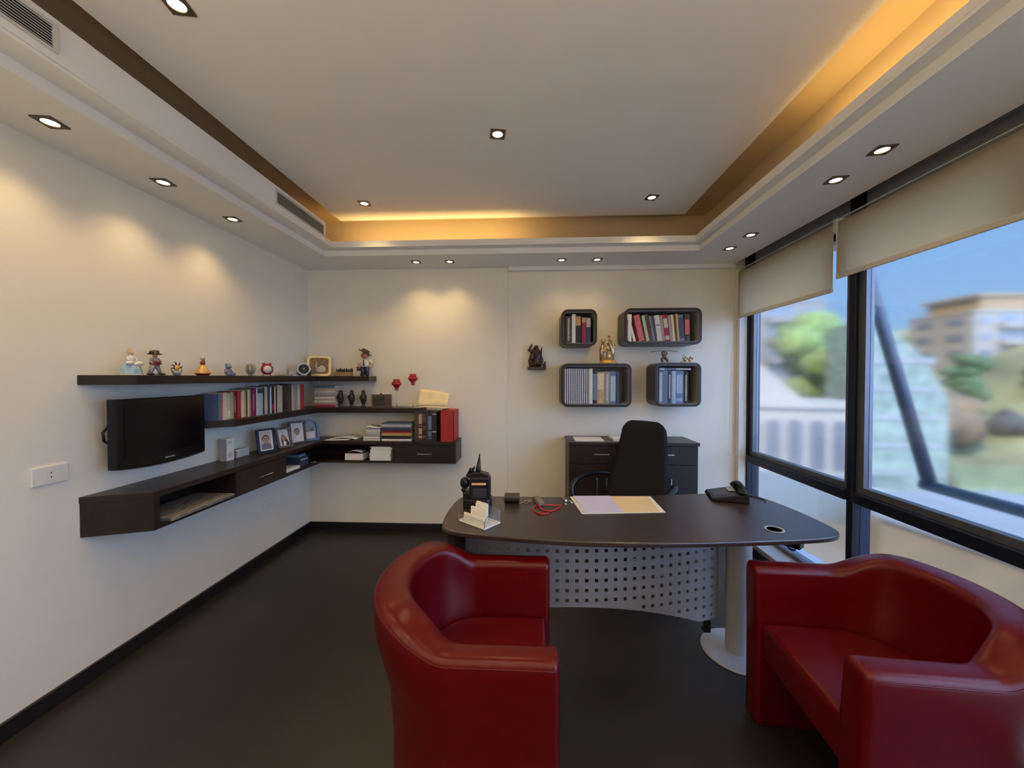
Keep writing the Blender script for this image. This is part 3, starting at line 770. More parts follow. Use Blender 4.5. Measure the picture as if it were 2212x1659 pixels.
def sheet(w0, w1, h0, h1, lean, n=10):
    bm = bmesh.new(); rows = []
    for j in range(5):
        v = j/4
        rows.append([bm.verts.new((w0*(i/n)+(.012*v), lean*v+.010*math.sin(PI*i/n)*(1-v), (h0+(h1-h0)*(i/n))*v+.006*math.sin(PI*i/n))) for i in range(n+1)])
    for a, c in zip(rows, rows[1:]):
        for i in range(n): bm.faces.new((a[i], a[i+1], c[i+1], c[i]))
    return bm
o = ob('cover', sheet(.275, .275, .145, .105, .045), mat('lamplit_card', (.88, .72, .40), .7), lm, smooth=True)
md = o.modifiers.new('s', 'SOLIDIFY'); md.thickness = .002
o = ob('page', sheet(.268, .268, .138, .100, .045), PAPER, lm, loc=(.003, .006, .001), smooth=True)
md = o.modifiers.new('s', 'SOLIDIFY'); md.thickness = .002
# --- things in the open niches of the hanging cabinet
flatpile([('palegrey', .016), ('white', .014), ('white', .012), ('palegrey', .014), ('white', .016), ('white', .012), ('palegrey', .010), ('white', .014), ('white', .010)], -1.405, -1.215, 3.28, 3.47, .7185, 'paper bundles stacked in the far niche', 'stacked in the far cabinet niche', cat='paper', name='paper_bundle', jit=.008)
o = ob('book', B().m(0).box(0, .165, 0, .13, 0, .002).box(0, .165, 0, .13, .060, .062).box(0, .165, .127, .13, 0, .062).m(1).box(.003, .162, .002, .127, .002, .060), [cmat(C['black']), PAPER]); o.location = (-1.635, 3.285, .7185)
tag(o, 'thick book lying pages outward in the far cabinet niche', 'book')
o = curled('booklet', .12, .10, lambda u: .002+.014*u*(1-u)*4, PAPER, thk=.003); o.location = (-1.61, 3.30, .7812)
tag(o, 'grey curled booklet on the thick book in the cabinet niche', 'booklet')
NEWS = mat('newsprint', (.24, .22, .19), .8, var=.5, scale=18, stretch=(5, 1, 1))
flatpile([('palegrey', .006), ('beige', .005), ('tan', .005)], -2.07, -1.815, 1.84, 2.26, .7185, 'newspapers in the near niche of the hanging cabinet', 'of newspaper filling the near cabinet niche', cat='newspaper', name='newspaper', jit=.003)
flatpile([('white', .005), ('blue', .006), ('white', .006), ('white', .005)], -2.02, -1.85, 2.80, 2.98, .7185, 'papers in the niche beside the drawer', 'in the niche right of the left drawer', cat='paper', name='paper_bundle', jit=.006)
o = ob('storage_box', B().m(0).box(0, .16, 0, .13, 0, .075, .002).m(1).box(.162, .1625, .02, .11, .05, .06), [cmat(C['navy']), cmat(C['palegrey'])]); o.location = (-2.03, 3.00, .7185)
tag(o, 'dark blue box in the cabinet niche right of the left drawer', 'box')
o = ob('storage_tin', B().box(0, .14, 0, .10, 0, .022, .002), cmat(C['steelblue'])); o.location = (-2.02, 3.01, .7942)
tag(o, 'flat blue-grey case on top of the dark blue box', 'case')
kc = thing('key_ring', 'small bunch of silver keys near the corner of the cabinet niche', 'keys', (-1.86, 3.185, .7187))
ob('ring', B().tube([(.012*math.cos(a*PI/8), .012*math.sin(a*PI/8), .0015) for a in range(17)], .0012, 6), CHROME, kc)
for a in (0, 1.6, 3.4): ob('key', B().box(.010, .045, -.003, .003, .0015, .0032, M=TR(rz=a)).lathe([(0, 0), (.009, 0), (.009, .002), (0, .002)], n=14, M=TR(.018*math.cos(a), .018*math.sin(a), .002)), CHROME, kc)

# --- box shelf contents; spines face the camera (-y)
def boxrow(items, x0, y, z0, group, where, hmax, lean=0, d=.18, k=1.0):
    x = x0; items = [(a[0]*k,)+tuple(a[1:]) for a in items]
    for i, it in enumerate(items):
        th, col, h = it[0], it[1], it[2]; band = it[3] if len(it) > 3 else None; bands = it[4] if len(it) > 4 else (.65, .9); tx = it[5] if len(it) > 5 else None
        ln = it[6] if len(it) > 6 else lean
        foot = th*math.cos(ln)
        xo = x+foot/2+(0 if ln >= 0 else 0)
        n_ = len(items)
        pos = 'leftmost' if i == 0 else 'rightmost' if i == n_-1 else ORD[i]+' from the left'
        book(th-.0008, h, d, col, '%s %s book in %s, %s' % (thick(th), nm(col), where, pos), group, (xo, y, z0+abs(math.sin(ln))*th/2), ry=ln, band=band, bands=bands, text_=tx)
        x += th/max(.5, math.cos(ln)) + (it[7] if len(it) > 7 else 0)
Y0 = 3.315
boxrow([(.056, 'darkbrown', .228, None, None, (.08, .92)), (.032, 'white', .245), (.046, 'black', .232, 'gold', ((.64, .97),), None, 0, .006), (.038, 'magenta', .218, 'gold', ((.80, .98),)), (.040, 'navy', .216, 'beige', ((.62, .98),))],
       .303, Y0, 1.7465, 'books in the small square box shelf', 'the small square box shelf', .25)
its = [(.026, 'white', .232, None, None, None, 0, .016), (.018, 'white', .236, None, None, None, -.26, .026), (.040, 'pink', .225, None, None, None, -.22, .012), (.022, 'green', .222, 'beige', (.1, .3), None, -.20), (.024, 'brown', .232, 'darkred', (.2, .6), None, -.20), (.016, 'steelblue', .215, None, None, None, -.18),
       (.014, 'navy', .21, None, None, None, -.18), (.036, 'palegrey', .222, 'brown', ((.60, .63),), None, -.14), (.020, 'grey', .220, None, None, None, -.14), (.034, 'magenta', .226, 'beige', ((.05, .2), (.5, .85)), None, -.13), (.020, 'grey', .222, None, None, None, -.11), (.016, 'cream', .226, None, None, None, -.10),
       (.015, 'brown', .226, None, None, None, -.10), (.015, 'gold', .232, None, None, None, -.09), (.036, 'blue', .222, 'navy', ((.1, .9),), None, -.08), (.036, 'darkbrown', .228, 'pink', ((.25, .8),), None, -.03)]
boxrow(its, .836, Y0, 1.7565, 'books leaning in the wide upper box shelf', 'the wide upper box shelf', .25, k=1.19)
jr = []
for k in range(11): jr.append((.0095, 'palegrey', .300+R.uniform(-.002, .002))); jr.append((.0055, 'navy', .298))
jr += [(.010, 'beige', .300), (.020, 'white', .302), (.030, 'black', .285, 'steelblue', ((.1, .9),)), (.052, 'tan', .272, 'cream', ((.45, .95),), (.04, .12)), (.040, 'grey', .275, None, None, (.10, .9)), (.040, 'blue', .280, 'lightblue', ((.08, .85),)), (.024, 'navy', .270)]
boxrow(jr, .300, Y0, 1.2235, 'journals and books in the wide lower box shelf', 'the wide lower box shelf', .31, k=1.22)
bl = [(.030, 'steelblue', .278, 'lightblue', ((.05, .95),)), (.042, 'blue', .280, None), (.034, 'navy', .278, None, None, (.15, .85)), (.036, 'skyblue', .276, None, None, (.25, .8)), (.060, 'steelblue', .276, 'skyblue', ((.06, .16), (.3, .88))), (.006, 'navy', .275), (.036, 'black', .268, None, None, (.08, .9))]
boxrow(bl, 1.100, Y0, 1.2285, 'books in the lower right box shelf', 'the lower right box shelf', .28)
o = ob('book', B().m(0).box(0, .265, 0, .16, 0, .002).box(0, .265, 0, .16, .019, .021).box(0, .265, 0, .003, 0, .021).m(1).box(.002, .263, .003, .158, .002, .019).m(2).box(.004, .044, -.0008, .002, .002, .0195).box(.14, .262, -.0008, .001, .004, .017), [cmat(C['blue']), PAGES, cmat(C['palegrey'])])
o.location = (1.102, 3.318, 1.5095); tag(o, 'blue book lying flat on top of the standing blue books', 'book')

# ================================================================ framed photographs on the cabinet
SKIN = mat('print_skin', (.42, .27, .18), .5, var=.12); HAIR = mat('print_hair', (.02, .016, .014), .5)
def portrait(kind, fm, W_, H_, y, x, lean, turn, label, mt):
    t = thing('photo_frame', label, 'photo frame', (x, y, .8905), turn, 'framed portraits standing on the hanging cabinet')
    M = Matrix.Rotation(-lean, 4, 'X')          # faces local -y, leans back
    fw = .016
    if kind != 'arch':
        o, i = rrect(W_, H_, .004, 2, 0, H_/2), rrect(W_-2*fw, H_-2*fw, .002, 2, 0, H_/2)
    else:
        def arch(w, h, off):
            P = [(w/2, off), (w/2, h*.62)]
            for k in range(1, 12):
                a = PI*k/12; P.append((w/2*math.cos(a), h*.62+(h-h*.62)*math.sin(a)))
            return P+[(-w/2, h*.62), (-w/2, off)]
        o, i = arch(W_, H_, 0), arch(W_-2*fw, H_-fw, fw)
    MM = M @ Matrix.Rotation(PI/2, 4, 'X')
    ob('frame', B().ring(o, i, -.004, .012, MM), fm, t)
    ob('backing', B().prism([(p[0]*.98, p[1]*.98+.002) for p in o], -.006, -.004, MM).tube([(0, .075, .0045), (0, H_*.6*math.tan(lean)+.012, H_*.6)], .004, 8), BLACK, t)
    ph = ob('photograph', B().prism(i, -.0035, 0.0, MM), mt, t)
    zc = H_*.5
    b = B()
    def disc(cx, cz, rx_, rz_, lay, n=24):
        b.prism([(cx+rx_*math.cos(2*PI*k/n), cz+rz_*math.sin(2*PI*k/n)) for k in range(n)], 0.0002, .0006+.0006*lay, MM)
    def poly(P, lay): b.prism(P, 0.0002, .0006+.0006*lay, MM)
    s = (W_-2*fw)/.10
    if kind == 'boy':
        b.m(4); poly([(-.040*s, .022), (-.040*s, H_-.022), (.040*s, H_-.022), (.040*s, .022)], 0)
        b.m(2); poly([(-.034*s, .024), (-.034*s, .058*s), (-.015*s, .070*s), (.016*s, .070*s), (.034*s, .056*s), (.036*s, .024)], 1)
        b.m(1); disc(0, .098*s, .025*s, .028*s, 2); b.m(0); disc(0, .092*s, .021*s, .027*s, 3)
    elif kind == 'girl':
        b.m(1); poly([(-.022*s, .03), (-.024*s, .09*s), (-.012*s, .122*s), (.008*s, .122*s), (.020*s, .10*s), (.044*s, .04), (.044*s, .02), (-.02*s, .02)], 1)
        b.m(3); poly([(-.012*s, .018), (-.010*s, .06*s), (.006*s, .068*s), (.020*s, .05*s), (.008*s, .018)], 2); b.m(0); disc(-.002*s, .092*s, .017*s, .024*s, 3)
    elif kind == 'youth':
        b.m(1); disc(0, .094*s, .021*s, .026*s, 1); b.m(0); disc(0, .088*s, .018*s, .025*s, 2); b.m(3); poly([(-.034*s, .02), (-.03*s, .05*s), (-.012*s, .066*s), (.012*s, .066*s), (.03*s, .05*s), (.034*s, .02)], 1)
    else:
        b.m(4); poly([(-.040*s, .020), (-.040*s, .075*s), (.036*s, .078*s), (.036*s, .020)], 0); b.m(3); poly([(-.018*s, .022), (-.012*s, .05*s), (0, .058*s), (.018*s, .05*s), (.022*s, .022)], 2); b.m(0); disc(-.022*s, .105*s, .012*s, .013*s, 2); b.m(1); disc(.016*s, .095*s, .010*s, .018*s, 2)
    if kind in ('boy', 'girl', 'youth'):
        fx, fz, fr = {'boy': (0, .092, .021), 'girl': (-.002, .092, .017), 'youth': (0, .088, .018)}[kind]
        b.m(1)
        for q in (-1, 1): disc((fx+q*fr*.38)*s, (fz+fr*.22)*s, fr*.15*s, fr*.08*s, 5); disc((fx+q*fr*.38)*s, (fz+fr*.48)*s, fr*.22*s, fr*.05*s, 5)
        b.m(5); disc(fx*s, (fz-fr*.62)*s, fr*.30*s, fr*.09*s, 5); disc(fx*s, (fz-fr*.12)*s, fr*.10*s, fr*.20*s, 5)
    ob('portrait', b, [SKIN, HAIR, mat('print_grey', (.14, .15, .19), .5), mat('print_white', (.62, .62, .62), .5), mat('print_backdrop', (.52, .46, .42), .5), mat('print_lips', (.26, .12, .09), .5)], ph)
    return t
portrait('boy', mat('black_frame', (.012, .014, .022), .25), .135, .178, 2.745, -1.955, .16, math.radians(68), 'black framed portrait of a short-haired boy in grey, leftmost of the photo frames', mat('mat_white', (.78, .82, .85), .5))
portrait('girl', mat('grey_frame', (.13, .11, .10), .3, .3), .118, .165, 2.93, -1.935, .32, math.radians(66), 'grey-brown framed portrait of a long-haired woman, tilted furthest back', mat('print_ground', (.60, .58, .58), .5))
portrait('youth', mat('brown_frame', (.055, .032, .022), .3), .140, .190, 3.125, -1.955, .14, math.radians(62), 'dark brown framed portrait of a young man in white', mat('print_ground', (.60, .58, .58), .5))
portrait('arch', mat('blue_frame', (.025, .032, .05), .35, .1), .135, .190, 3.275, -1.935, .12, math.radians(48), 'arched silver-blue frame with several small pictures, rightmost photo frame', mat('print_dark', (.12, .11, .11), .4))
# stationery beside the television
t = thing('leaflet_holder', 'tall pale box of leaflets standing beside the television', 'box', (-2.06, 2.44, .8905), 0)
ob('box', B().m(0).box(0, .045, 0, .062, 0, .150, .001).m(1).box(.0452, .0456, .012, .050, .02, .055).box(.0452, .0456, .012, .044, .115, .13), [PAPER, cmat(C['palegrey'])], t)
ob('side_flap', B().box(0, .045, -.0025, -.0002, 0, .146), cmat((.32, .34, .36)), t)
t = thing('card_tray', 'low pale tray of cards standing right of the leaflet box', 'tray', (-2.055, 2.53, .8905), 0)
ob('cards', B().m(0).box(0, .03, .004, .126, .001, .055, .001), PAPER, t)
ob('tray', B().m(0).box(.031, .034, 0, .130, 0, .050).box(0, .031, 0, .003, 0, .050).box(0, .031, .127, .130, 0, .050), CLEAR, t)

# papers on the credenza
for nm_, x0, x1, y0, y1, rz, l in (('paper_stack', .38, .62, 3.22, 3.42, .0, 'thin white stack of paper on the left end of the credenza'), ('ring_binder', .70, .90, 3.24, 3.48, .08, 'white binder lying on the credenza behind the desk chair')):
    o = ob(nm_, B().box(x0, x1, y0, y1, 0, .010 if nm_[0] == 'p' else .022, .001), PAPER); o.location = (0, 0, .9124)
    tag(o, l, 'paper' if nm_[0] == 'p' else 'binder')
# ================================================================ ornaments
PORC = mat('porcelain_white', (.70, .68, .64), .25, var=.05); SKY = mat('porcelain_blue', (.30, .45, .58), .25, var=.15, scale=40)
GREYP = mat('porcelain_grey', (.28, .26, .24), .4, var=.2, scale=60); DKB = mat('dark_bronze', (.035, .025, .020), .35, .3, var=.3, scale=60)
SILV = mat('antique_silver', (.40, .39, .37), .45, .35, var=.35, scale=70); GOLDY = mat('gold_glaze', (.62, .38, .10), .35, .2, var=.2, scale=60)
REDG = mat('red_glaze', (.30, .012, .03), .3, var=.1); SKINP = mat('figure_skin', (.50, .26, .16), .4, var=.05); BLK = mat('figure_black', (.018, .015, .018), .4)
CARV = mat('carved_wood', (.055, .028, .018), .5, var=.35, scale=60, bump=.2); BRASS = mat('pale_brass', (.55, .42, .24), .35, .55, var=.4, scale=70, bump=.2)
WHT = mat('figure_white', (.72, .68, .60), .5); NVY = mat('figure_navy', (.03, .04, .08), .5)
SZ = 1.4604
def px(p, x): return x/(1145-p)*-825           # world y on the left wall for a given depth
# porcelain lady in a wide blue gown
t = thing('lady_figurine', 'porcelain lady figurine in a wide pale blue gown, leftmost on the top shelf', 'figurine', (-1.99, 1.815, SZ), PI/2, 'figurines on the long top shelf')
ob('base', B().lathe([(0, 0), (.048, 0), (.048, .004), (0, .0042)], n=32), PORC, t)
b = B(); pr = []
for r, h in ((.044, .004), (.043, .012), (.040, .028), (.034, .044), (.024, .058), (.012, .068)): pr.append((r, h))
n = 40; bm = bmesh.new(); rg = []
for r, h in pr: rg.append([bm.verts.new((r*(1+.06*math.cos(9*a*2*PI/n)*(1-h/.08))*math.cos(a*2*PI/n), r*(1+.06*math.cos(9*a*2*PI/n)*(1-h/.08))*math.sin(a*2*PI/n), h)) for a in range(n)])
for u, v in zip(rg, rg[1:]):
    for k in range(n): bm.faces.new((u[k], u[(k+1) % n], v[(k+1) % n], v[k]))
ob('gown', bm, SKY, t, smooth=True)
b = B().lathe([(.012, .066), (.013, .074), (.016, .084), (.014, .092), (.006, .097), (.005, .103)], n=20)
b.tube([(-.015, 0, .090), (-.022, -.010, .078), (-.010, -.020, .070)], [.0045, .004, .003], 8).tube([(.015, 0, .090), (.022, -.008, .078), (.014, -.018, .066)], [.0045, .004, .003], 8)
b.ell(-.022, -.02, .060, .018, .012, .010).ell(.02, -.024, .058, .018, .010, .012).ell(0, -.028, .054, .012, .008, .010)
ob('bodice', b, PORC, t)
h = ob('head', B().ell(0, -.001, .112, .0095, .010, .0115), mat('porcelain_skin', (.62, .48, .36), .3), t)
ob('hair', B().ell(0, .003, .117, .0125, .012, .010).ell(0, .004, .129, .008, .008, .007).ell(-.010, .003, .108, .004, .006, .008).ell(.010, .003, .108, .004, .006, .008), mat('porcelain_hair', (.58, .46, .30), .35), h)
# small standing figurine with a wide dark hat, grey coat and crimson sash
t = thing('coat_figurine', 'standing figurine in a grey coat with crimson sash and wide dark hat', 'figurine', (-1.99, 1.937, SZ), PI/2, 'figurines on the long top shelf')
b = B()
for s in (-1, 1): b.tube([(s*.010, 0, .055), (s*.018, 0, .03), (s*.027, 0, .008)], [.013, .011, .009], 10)
ob('trousers', b, GREYP, t)
for s in (-1, 1): ob('boot', B().ell(s*.031, -.008, .0068, .014, .019, .0068), DKB, t)
ob('plinth', B().lathe([(0, 0), (.017, 0), (.014, .02), (.006, .034), (0, .036)], n=16, sy=.6), PORC, t)
b = B().lathe([(.020, .048), (.021, .062), (.018, .082), (.012, .094), (.004, .098)], n=24, sy=.75)
b.tube([(-.016, 0, .088), (-.026, -.004, .070), (-.018, -.014, .060)], [.008, .007, .006], 8).tube([(.016, 0, .088), (.026, -.004, .072), (.018, -.014, .062)], [.008, .007, .006], 8)
ob('coat', b, GREYP, t)
ob('sash', B().lathe([(.0215, .054), (.0235, .060), (.0225, .067), (.021, .070)], n=24, sy=.82).tube([(-.02, -.014, .074), (0, -.02, .068), (.02, -.015, .075)], .0038, 8), REDG, t)
h = ob('head', B().ell(0, -.003, .106, .012, .012, .012), SKINP, t)
ob('hat', B().lathe([(0, 0), (.029, 0), (.031, .005), (.016, .006), (.015, .018), (.006, .024), (0, .024)], 0, 0, .110, 24).ell(-.014, 0, .121, .013, .011, .011).ell(.017, .0, .124, .009, .006, .010), DKB, h)
# small curled dish with a gold star-shaped flower
t = thing('shell_ornament', 'small silver curled shell ornament with a gold star flower', 'ornament', (-1.99, 2.065, SZ), PI/2, 'figurines on the long top shelf')
b = B().lathe([(0, 0), (.012, 0), (.020, .008), (.026, .022), (.023, .023), (.016, .012), (0, .008)], n=28, sy=.8)
b.tube([(-.022, 0, .016), (-.031, 0, .026), (-.036, 0, .030)], [.005, .004, .003], 8).tube([(.022, 0, .018), (.029, 0, .032), (.024, 0, .044)], [.005, .004, .003], 8)
ob('shell', b, SILV, t)
f_ = ob('flower', B().ell(-.006, -.004, .042, .016, .011, .017), GOLDY, t)
b = B()
for a in (.1, .9, 1.75, 2.6, 3.3): b.tube([(-.006+.012*math.cos(a), -.004, .044+.012*math.sin(a)), (-.006+.030*math.cos(a), -.004, .044+.028*math.sin(a)), (-.006+.036*math.cos(a+.2), -.004, .044+.034*math.sin(a+.2))], [.004, .003, .0015], 8)
ob('petal', b, DKB, f_)
# little figure with a striped conical skirt
t = thing('skirt_figurine', 'small figurine with a gold and crimson cone-shaped skirt', 'figurine', (-1.99, 2.235, SZ), PI/2, 'figurines on the long top shelf')
ob('skirt', B().lathe([(.040, .012), (.041, .015), (.030, .034), (.016, .058), (.009, .068)], n=32), GOLDY, t)
ob('skirt_hem', B().lathe([(0, 0), (.028, 0), (.038, .010), (.0405, .0125)], n=32), REDG, t)
ob('bodice', B().lathe([(.010, .064), (.013, .074), (.012, .084), (.005, .090)], n=20).tube([(-.01, 0, .084), (-.021, -.004, .074)], .0042, 8), REDG, t)
h = ob('head', B().ell(.001, 0, .098, .011), SKINP, t)
ob('hat', B().ell(.001, .002, .104, .0125, .0125, .009).tube([(.010, .004, .104), (.015, .004, .09), (.012, .002, .076)], [.006, .005, .003], 8), SILV, h)
# grey-blue teddy bear
t = thing('bear_ornament', 'small grey-blue sitting bear ornament on the top shelf', 'figurine', (-1.99, 2.427, SZ), PI/2, 'figurines on the long top shelf')
BR = mat('bear_blue', (.16, .20, .27), .5, var=.25, scale=70)
ob('body', B().ell(0, 0, .026, .021, .018, .025), BR, t)
ob('head', B().ell(0, -.004, .060, .018, .017, .016).ell(0, -.020, .057, .008, .007, .006).ell(-.015, 0, .074, .008, .005, .008).ell(.015, 0, .074, .008, .005, .008), BR, t)
for s in (-1, 1):
    ob('leg', B().tube([(s*.012, -.004, .012), (s*.022, -.022, .0095)], [.011, .009], 10).ell(s*.024, -.026, .0105, .010, .008, .0105), BR, t)
    ob('arm', B().tube([(s*.018, 0, .042), (s*.026, -.010, .024)], [.008, .006], 10).ell(s*.026, -.011, .023, .007), BR, t)
# silver filigree egg
t = thing('filigree_egg', 'silver and gold filigree egg ornament left of the red clock', 'ornament', (-1.99, 2.632, SZ), PI/2, 'figurines on the long top shelf')
b = B()
for k in range(8):
    a = PI*k/8; b.tube([(.029*math.cos(q)*math.cos(a), .029*math.cos(q)*math.sin(a), .050+.043*math.sin(q)) for q in [-PI/2+PI*j/12 for j in range(13)]]+[(.029*math.cos(q)*-math.cos(a), .029*math.cos(q)*-math.sin(a), .050+.043*math.sin(q)) for q in [PI/2-PI*j/12 for j in range(13)]], .0028, 6, caps=False)
ob('filigree', b, SILV, t)
ob('core', B().ell(0, 0, .052, .020, .020, .030).ell(.004, -.012, .064, .010, .010, .016), BRASS, t)
ob('foot', B().lathe([(0, 0), (.020, 0), (.014, .006), (.008, .010)], n=20), SILV, t)
# red alarm clock
t = thing('alarm_clock', 'small round crimson alarm clock with a pale dial', 'clock', (-1.985, 2.795, SZ), math.radians(48), 'figurines on the long top shelf')
MX = Matrix.Translation((0, 0, .050)) @ Matrix.Rotation(PI/2, 4, 'X')
c_ = ob('case', B().lathe([(0, -.024), (.032, -.022), (.040, -.008), (.041, .010), (.034, .022), (.030, .024), (.028, .021), (0, .021)], n=36, M=MX), REDG, t)
ob('dial', B().lathe([(0, .0215), (.0275, .0215), (.0275, .0225), (0, .0225)], n=32, M=MX), WHT, t)
b = B()
for k in range(12): b.box(-.0006, .0006, .020, .0245, .0226, .0232, M=MX @ Matrix.Rotation(k*PI/6, 4, 'Z'))
b.box(-.001, .001, 0, .016, .0226, .0234, M=MX @ Matrix.Rotation(.5, 4, 'Z')).box(-.001, .001, 0, .020, .0226, .0234, M=MX @ Matrix.Rotation(2.4, 4, 'Z'))
ob('hands', b, BLK, t)
ob('bell', B().ell(-.020, 0, .090, .012, .010, .008).ell(.020, 0, .090, .012, .010, .008), REDG, t)
ob('carrying_handle', B().tube([(-.020, 0, .098), (-.014, 0, .106), (.014, 0, .106), (.020, 0, .098)], .0018, 6), SILV, t)
for s in (-1, 1): ob('foot', B().tube([(s*.018, 0, .018), (s*.026, 0, .003)], [.005, .003], 8), REDG, t)
# flat tray and small castle-like glass ornament
o = ob('pen_tray', B().box(0, .035, 0, .15, 0, .006, .001).box(.004, .03, .02, .13, .006, .013, .001), SILV); o.location = (-2.0, 2.90, SZ)
tag(o, 'flat silver tray on the top shelf right of the red clock', 'tray')
t = thing('castle_ornament', 'small silver ornament with pointed towers on the top shelf', 'ornament', (-1.975, 3.085, SZ), math.radians(60), 'figurines on the long top shelf')
ob('base', B().box(-.045, .05, -.018, .018, 0, .006, .001), SILV, t)
for x, r, h in ((-.034, .008, .070), (-.010, .007, .030), (.010, .007, .028), (.036, .010, .055)): ob('tower', B().lathe([(r, .006), (r, h*.62), (r*1.25, h*.66), (r*.3, h), (0, h+.004)], x, 0, 0, 12), SILV, t)
ob('wall', B().box(-.03, .034, -.005, .005, .006, .034), SILV, t)
# ornate bronze mantel clock
t = thing('mantel_clock', 'round silver-framed bronze clock in front of the gold picture frame', 'clock', (-1.955, 3.215, SZ), math.radians(38), 'figurines on the long top shelf')
MX = Matrix.Translation((0, 0, .062)) @ Matrix.Rotation(PI/2, 4, 'X')
ob('case', B().ring([(.052*math.cos(a*PI/20)*(1+.05*math.cos(a*.8)), .052*math.sin(a*PI/20)*(1+.05*math.cos(a*.8))) for a in range(40)], [(.040*math.cos(a*PI/20), .040*math.sin(a*PI/20)) for a in range(40)], -.010, .010, MX).ell(0, 0, .114, .018, .008, .008), SILV, t)
ob('bezel', B().lathe([(.041, -.008), (.041, .012), (.029, .012), (.028, .006)], n=36, M=MX), DKB, t)
ob('dial', B().lathe([(0, .004), (.029, .004), (.029, .006), (0, .006)], n=32, M=MX).lathe([(0, .0062), (.008, .0062), (.008, .008), (0, .008)], n=20, M=MX), mat('dial_beige', (.46, .40, .30), .4), t)
for s in (-1, 1): ob('scroll', B().ell(s*.040, 0, .014, .018, .012, .014).tube([(s*.03, 0, .02), (s*.052, 0, .030), (s*.058, 0, .055)], [.008, .006, .003], 8), DKB, t)
# gold frame with a pale bird relief
t = thing('relief_frame', 'pale gold rounded frame with a bird relief at the shelf corner', 'picture frame', (-1.925, 3.405, SZ), math.radians(18), 'figurines on the long top shelf')
MM = Matrix.Rotation(-.10, 4, 'X') @ Matrix.Rotation(PI/2, 4, 'X')
W_, H_ = .200, .185
ob('frame', B().ring(rrect(W_, H_, .032, 6, 0, H_/2), rrect(W_-.040, H_-.040, .020, 6, 0, H_/2), -.002, .014, MM), mat('pale_gold', (.72, .58, .34), .35, .3, var=.12), t)
pl = ob('relief_panel', B().prism(rrect(W_-.038, H_-.038, .02, 6, 0, H_/2), 0, .003, MM), mat('relief_bronze', (.22, .15, .07), .5, .3, var=.4, scale=60), t)
b = B().ell(0, 0, 0, .044, .028, .006, M=MM @ TR(.012, .060, .004)).ell(0, 0, 0, .020, .034, .006, M=MM @ TR(.03, .07, .004, rz=.6))
b.tube([MM @ Vector((-.018, .066, .006)), MM @ Vector((-.030, .092, .008)), MM @ Vector((-.020, .116, .008)), MM @ Vector((-.024, .130, .008))], [.010, .007, .006, .008], 10)
ob('bird', b, mat('relief_ivory', (.56, .50, .40), .4, var=.2), pl)
# picket box
t = thing('picket_box', 'little wooden box with a jagged picket top beside the boy figurine', 'box', (-1.775, 3.375, SZ), 0)
ob('box', B().box(0, .155, 0, .05, 0, .038, .001), mat('box_wood', (.30, .20, .11), .5, var=.2), t)
b = B()
for k in range(9):
    x = .002+k*.0175; b.prism([(x, .0), (x+.014, .0), (x+.014, .018+.006*(k % 2)), (x+.007, .032+.010*((k*7) % 3)/2), (x, .018+.006*((k+1) % 2))], 0, .006, M=TR(0, .046, .036, rx=PI/2) @ Matrix.Translation((0, 0, -.002)))
ob('pickets', b, DKB, t)
# boy figurine with straw boater
t = thing('boy_figurine', 'tall boy figurine in white shirt, dark tie and tilted brimmed hat', 'figurine', (-1.505, 3.42, SZ), .15)
b = B()
for s in (-1, 1): b.tube([(s*.018, 0, .085), (s*.018, 0, .045), (s*.020, 0, .012)], [.024, .021, .019], 12)
ob('trousers', b.ell(0, 0, .085, .040, .028, .022), NVY, t)
for s in (-1, 1): ob('shoe', B().ell(s*.021, -.012, .012, .018, .032, .012), BLK, t)
b = B().lathe([(.036, .084), (.040, .10), (.038, .13), (.026, .152), (.012, .160)], n=24, sy=.8)
ob('shirt', b, WHT, t)
for s in (-1, 1):
    a_ = ob('sleeve', B().tube([(s*.030, 0, .146), (s*.052, .004, .128), (s*.056, .002, .112)], [.016, .016, .013], 12), WHT, t)
    ob('forearm', B().tube([(s*.056, .002, .114), (s*.052, -.006, .096), (s*.046, -.010, .086)], [.010, .009, .009], 10).ell(s*.045, -.011, .083, .011), SKINP, a_)
ob('tie', B().prism([(-.004, .150), (.004, .150), (.007, .098), (0, .088), (-.007, .098)], 0, .004, M=TR(0, -.030, 0, rx=PI/2+.08)), BLK, t)
ob('satchel', B().box(-.070, -.044, -.020, .020, .048, .086, .004), DKB, t)
h = ob('head', B().ell(0, -.002, .190, .032, .033, .036).ell(0, -.034, .186, .005, .006, .006).ell(-.033, 0, .188, .005, .004, .008).ell(.033, 0, .188, .005, .004, .008), SKINP, t)
ob('eyes', B().ell(-.011, -.032, .196, .0035, .002, .005).ell(.011, -.032, .196, .0035, .002, .005), BLK, h)
ob('mouth', B().ell(0, -.033, .173, .008, .002, .0035), REDG, h)
ob('hair', B().ell(.006, .008, .198, .033, .032, .032), DKB, h)
MH = TR(.0, .002, .214, ry=.48)
ob('hat', B().lathe([(0, 0), (.062, 0), (.063, .004), (.036, .005), (.035, .024), (.030, .030), (0, .031)], n=32, M=MH).lathe([(.0355, .0055), (.0366, .006), (.0362, .013), (.0353, .0135)], n=32, M=MH), mat('hat_brown', (.05, .035, .028), .6), h)

